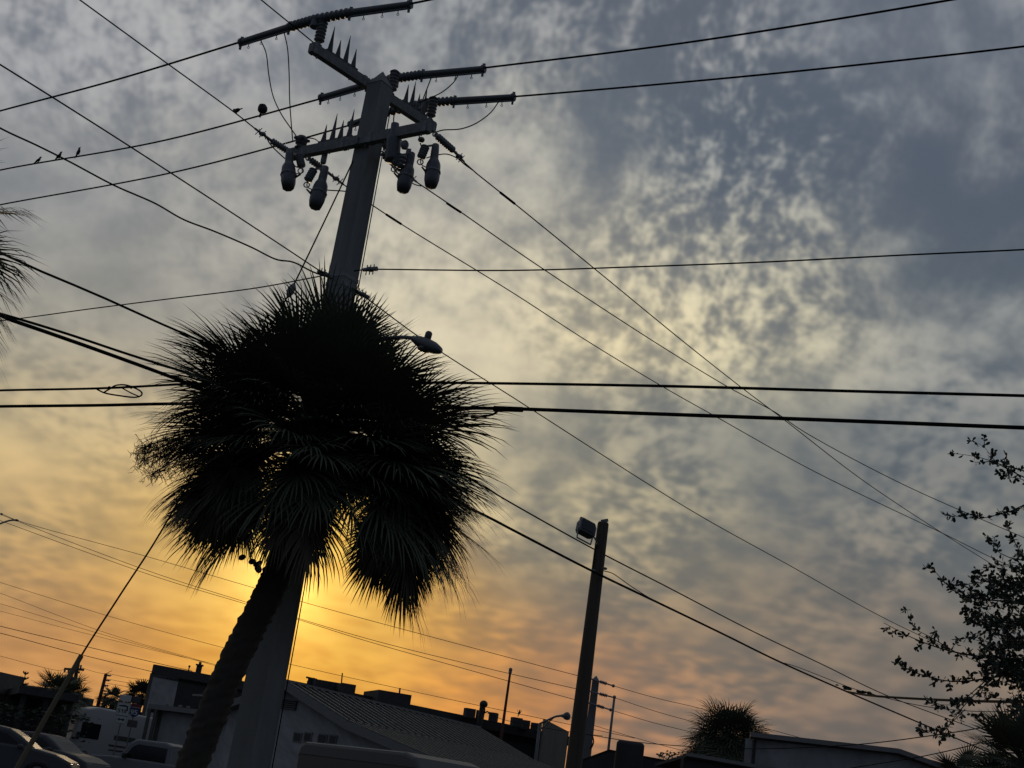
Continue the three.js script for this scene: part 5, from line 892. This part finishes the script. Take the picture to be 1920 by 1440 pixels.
function plate(o, c, w, h, print, rim, name = 'plate') {
  const q = part(name, new RoundedBoxGeometry(w, h, 0.02, 2, 0.009).translate(c.x, c.y, c.z), rim, o);
  if (print) part('print', new THREE.PlaneGeometry(w * 0.97, h * 0.97).translate(c.x, c.y, c.z + 0.014), print, q); return q;
}
{
  const D = 66, b = onGround(224, D), top = atRange(238, 1300, D), o = thing('route_sign', V(top.x, 0, top.z), 'white 518 route sign with a small plate above and a double arrow below', 'road sign'), z = top.z;
  part('post', rod(V(top.x, 0, z - 0.04), V(top.x, top.y, z - 0.04), 0.03, 0.03, 8), M.steel, o);
  const P = (x, y) => atRange(x, y, D);
  plate(o, P(235, 1309).setZ(z), 0.55, 0.28, null, blank, 'upper_plate'); plate(o, P(231, 1330).setZ(z), 0.62, 0.62, route, blank); plate(o, P(227, 1349).setZ(z), 0.48, 0.36, arrowPrint, blank, 'arrow_plate');
  const t2 = atRange(258, 1304, D), s = thing('highway_sign', V(t2.x, 0, t2.z), 'dark 95 shield sign standing right of the white route sign', 'road sign'), z2 = t2.z;
  part('post', rod(V(t2.x, 0, z2 - 0.04), V(t2.x, t2.y, z2 - 0.04), 0.03, 0.03, 8), M.steel, s);
  plate(s, P(254, 1312).setZ(z2), 0.5, 0.28, null, M.carDark, 'upper_plate');
  const c = P(252, 1332).setZ(z2), sh = new THREE.Shape(); sh.moveTo(0, -0.32); sh.bezierCurveTo(-0.3, -0.2, -0.34, 0.02, -0.26, 0.26); sh.bezierCurveTo(-0.16, 0.31, -0.08, 0.3, 0, 0.26); sh.bezierCurveTo(0.08, 0.3, 0.16, 0.31, 0.26, 0.26); sh.bezierCurveTo(0.34, 0.02, 0.3, -0.2, 0, -0.32);
  const sg = part('shield', new THREE.ExtrudeGeometry(sh, { depth: 0.02, bevelEnabled: false }).translate(c.x, c.y, c.z - 0.02), M.carDark, s);
  const fg = new THREE.ShapeGeometry(sh, 10).scale(0.95, 0.95, 1); const u = fg.attributes.uv, p = fg.attributes.position; for (let i = 0; i < u.count; i++) u.setXY(i, p.getX(i) / 0.62 + 0.5, p.getY(i) / 0.62 + 0.52); part('print', fg.translate(c.x, c.y, c.z + 0.006), shieldPrint, sg);
  plate(s, P(248, 1357).setZ(z2), 0.46, 0.32, null, M.stuccoTan, 'arrow_plate');
}

// ---------------------------------------------------------------- birds
function birdGeo(len) {                                                     // tail at -x, beak at +x, one skin from rings along the spine
  const rings = [[-0.62, -0.16, 0.012, 0.05], [-0.45, -0.1, 0.02, 0.07], [-0.28, -0.02, 0.06, 0.075], [-0.14, 0.03, 0.13, 0.13], [0.02, 0.06, 0.17, 0.165], [0.16, 0.12, 0.165, 0.15], [0.25, 0.21, 0.12, 0.115], [0.3, 0.29, 0.1, 0.1], [0.36, 0.35, 0.102, 0.1], [0.43, 0.36, 0.08, 0.08], [0.48, 0.345, 0.035, 0.035], [0.55, 0.33, 0.018, 0.016], [0.62, 0.31, 0.003, 0.003]];
  const n = 12, p = [], ix = []; rings.forEach(([x, y, h, w], i) => { const a = rings[Math.max(0, i - 1)], b = rings[Math.min(rings.length - 1, i + 1)], t = Math.atan2(b[1] - a[1], b[0] - a[0]); for (let k = 0; k < n; k++) { const f = k / n * 6.2832, c = Math.cos(f) * h; p.push((x - Math.sin(t) * c) * len, (y + Math.cos(t) * c) * len, Math.sin(f) * w * len); } });
  for (let i = 0; i < rings.length - 1; i++) for (let k = 0; k < n; k++) { const a = i * n + k, b = i * n + (k + 1) % n; ix.push(a, a + n, b, b, a + n, b + n); }
  const g = new THREE.BufferGeometry(); g.setAttribute('position', new THREE.Float32BufferAttribute(p, 3)); g.setAttribute('uv', new THREE.Float32BufferAttribute(new Float32Array(p.length / 3 * 2), 2)); g.setIndex(ix); g.computeVertexNormals(); return g;
}
function bird(feet, len, yaw, pitch, label, o2 = {}) {
  const o = fresh('bird', new THREE.Group()); tag(o, label, 'bird', o2.group); o.position.copy(feet); o.rotation.set(0, yaw, 0);
  const b = new THREE.Mesh(birdGeo(len).rotateZ(pitch).translate(0, 0.2 * len, 0), M.bird); b.name = 'body'; b.castShadow = true; o.add(b);
  if (!o2.flying) for (const z of [-1, 1]) { const l = new THREE.Mesh(rod(V(0.01, 0, z * 0.05 * len), V(0.02, 0.12 * len, z * 0.06 * len), 0.025 * len, 0.04 * len, 5), M.bird); l.name = 'leg'; o.add(l); }
  else for (const z of [-1, 1]) { const w = new THREE.Mesh(prism([[-0.12, 0], [0.12, 0], [0.06, 0.5], [-0.1, 0.62]].map(([x, y]) => [x * len, y * len]), 0.02 * len).rotateX(z * 0.5).translate(0, 0.22 * len, z * 0.08 * len), M.bird); w.name = 'wing'; o.add(w); }
  return o;
}
bird(atHeight(70, 305, WIRE_H + 0.01), 0.15, -0.3, 0.35, 'small bird at the left end of the row of three on a conductor');
bird(atHeight(109, 297.5, WIRE_H + 0.01), 0.165, -0.4, 0.5, 'small bird in the middle of the row of three, beside the crossing wavy line');
bird(atHeight(146, 290, WIRE_H + 0.01), 0.165, -0.5, 0.85, 'upright bird at the right end of the row of three on a conductor');
bird(atHeight(444, 212, 9.06), 0.16, 2.4, -0.35, 'small bird crouched on the thin upper left line near the strain insulator');
bird(atRange(1799, 962, 12), 0.075, 2.3, 0.9, 'tiny bird perched on the upper outer twig of the leafy tree');
{ // round fluffed bird seen from the front
  const p = atHeight(492, 205.5, WIRE_H), o = thing('bird', p, 'round fluffed dark bird sitting on the conductor left of the pole', 'bird');
  const g = new THREE.SphereGeometry(0.07, 18, 14); const a = g.attributes.position; for (let i = 0; i < a.count; i++) { const v = V(a.getX(i), a.getY(i), a.getZ(i)), k = 1 + 0.1 * noise(v.x * 40 + 5, v.y * 40 + v.z * 25) + (v.y > 0.03 && v.x < 0.03 ? 0.1 : 0); v.multiplyScalar(k); a.setXYZ(i, v.x, v.y * 1.05, v.z); } g.computeVertexNormals();
  part('body', g.translate(p.x, p.y + 0.01, p.z), M.bird, o); part('beak', rod(p.clone().add(V(0.0, 0.045, 0.066)), p.clone().add(V(0.005, 0.04, 0.095)), 0.012, 0.002, 6), M.bird, o); part('tail', beam(p.clone().add(V(-0.02, -0.05, -0.03)), p.clone().add(V(-0.03, -0.1, -0.06)), 0.03, 0.012), M.bird, o);
}
bird(atRange(973, 1341, 60), 0.3, 1.2, 0.6, 'tiny bird in flight above the dark building between flagpole and far lamp', { flying: true });
renderer.render(scene, camera);
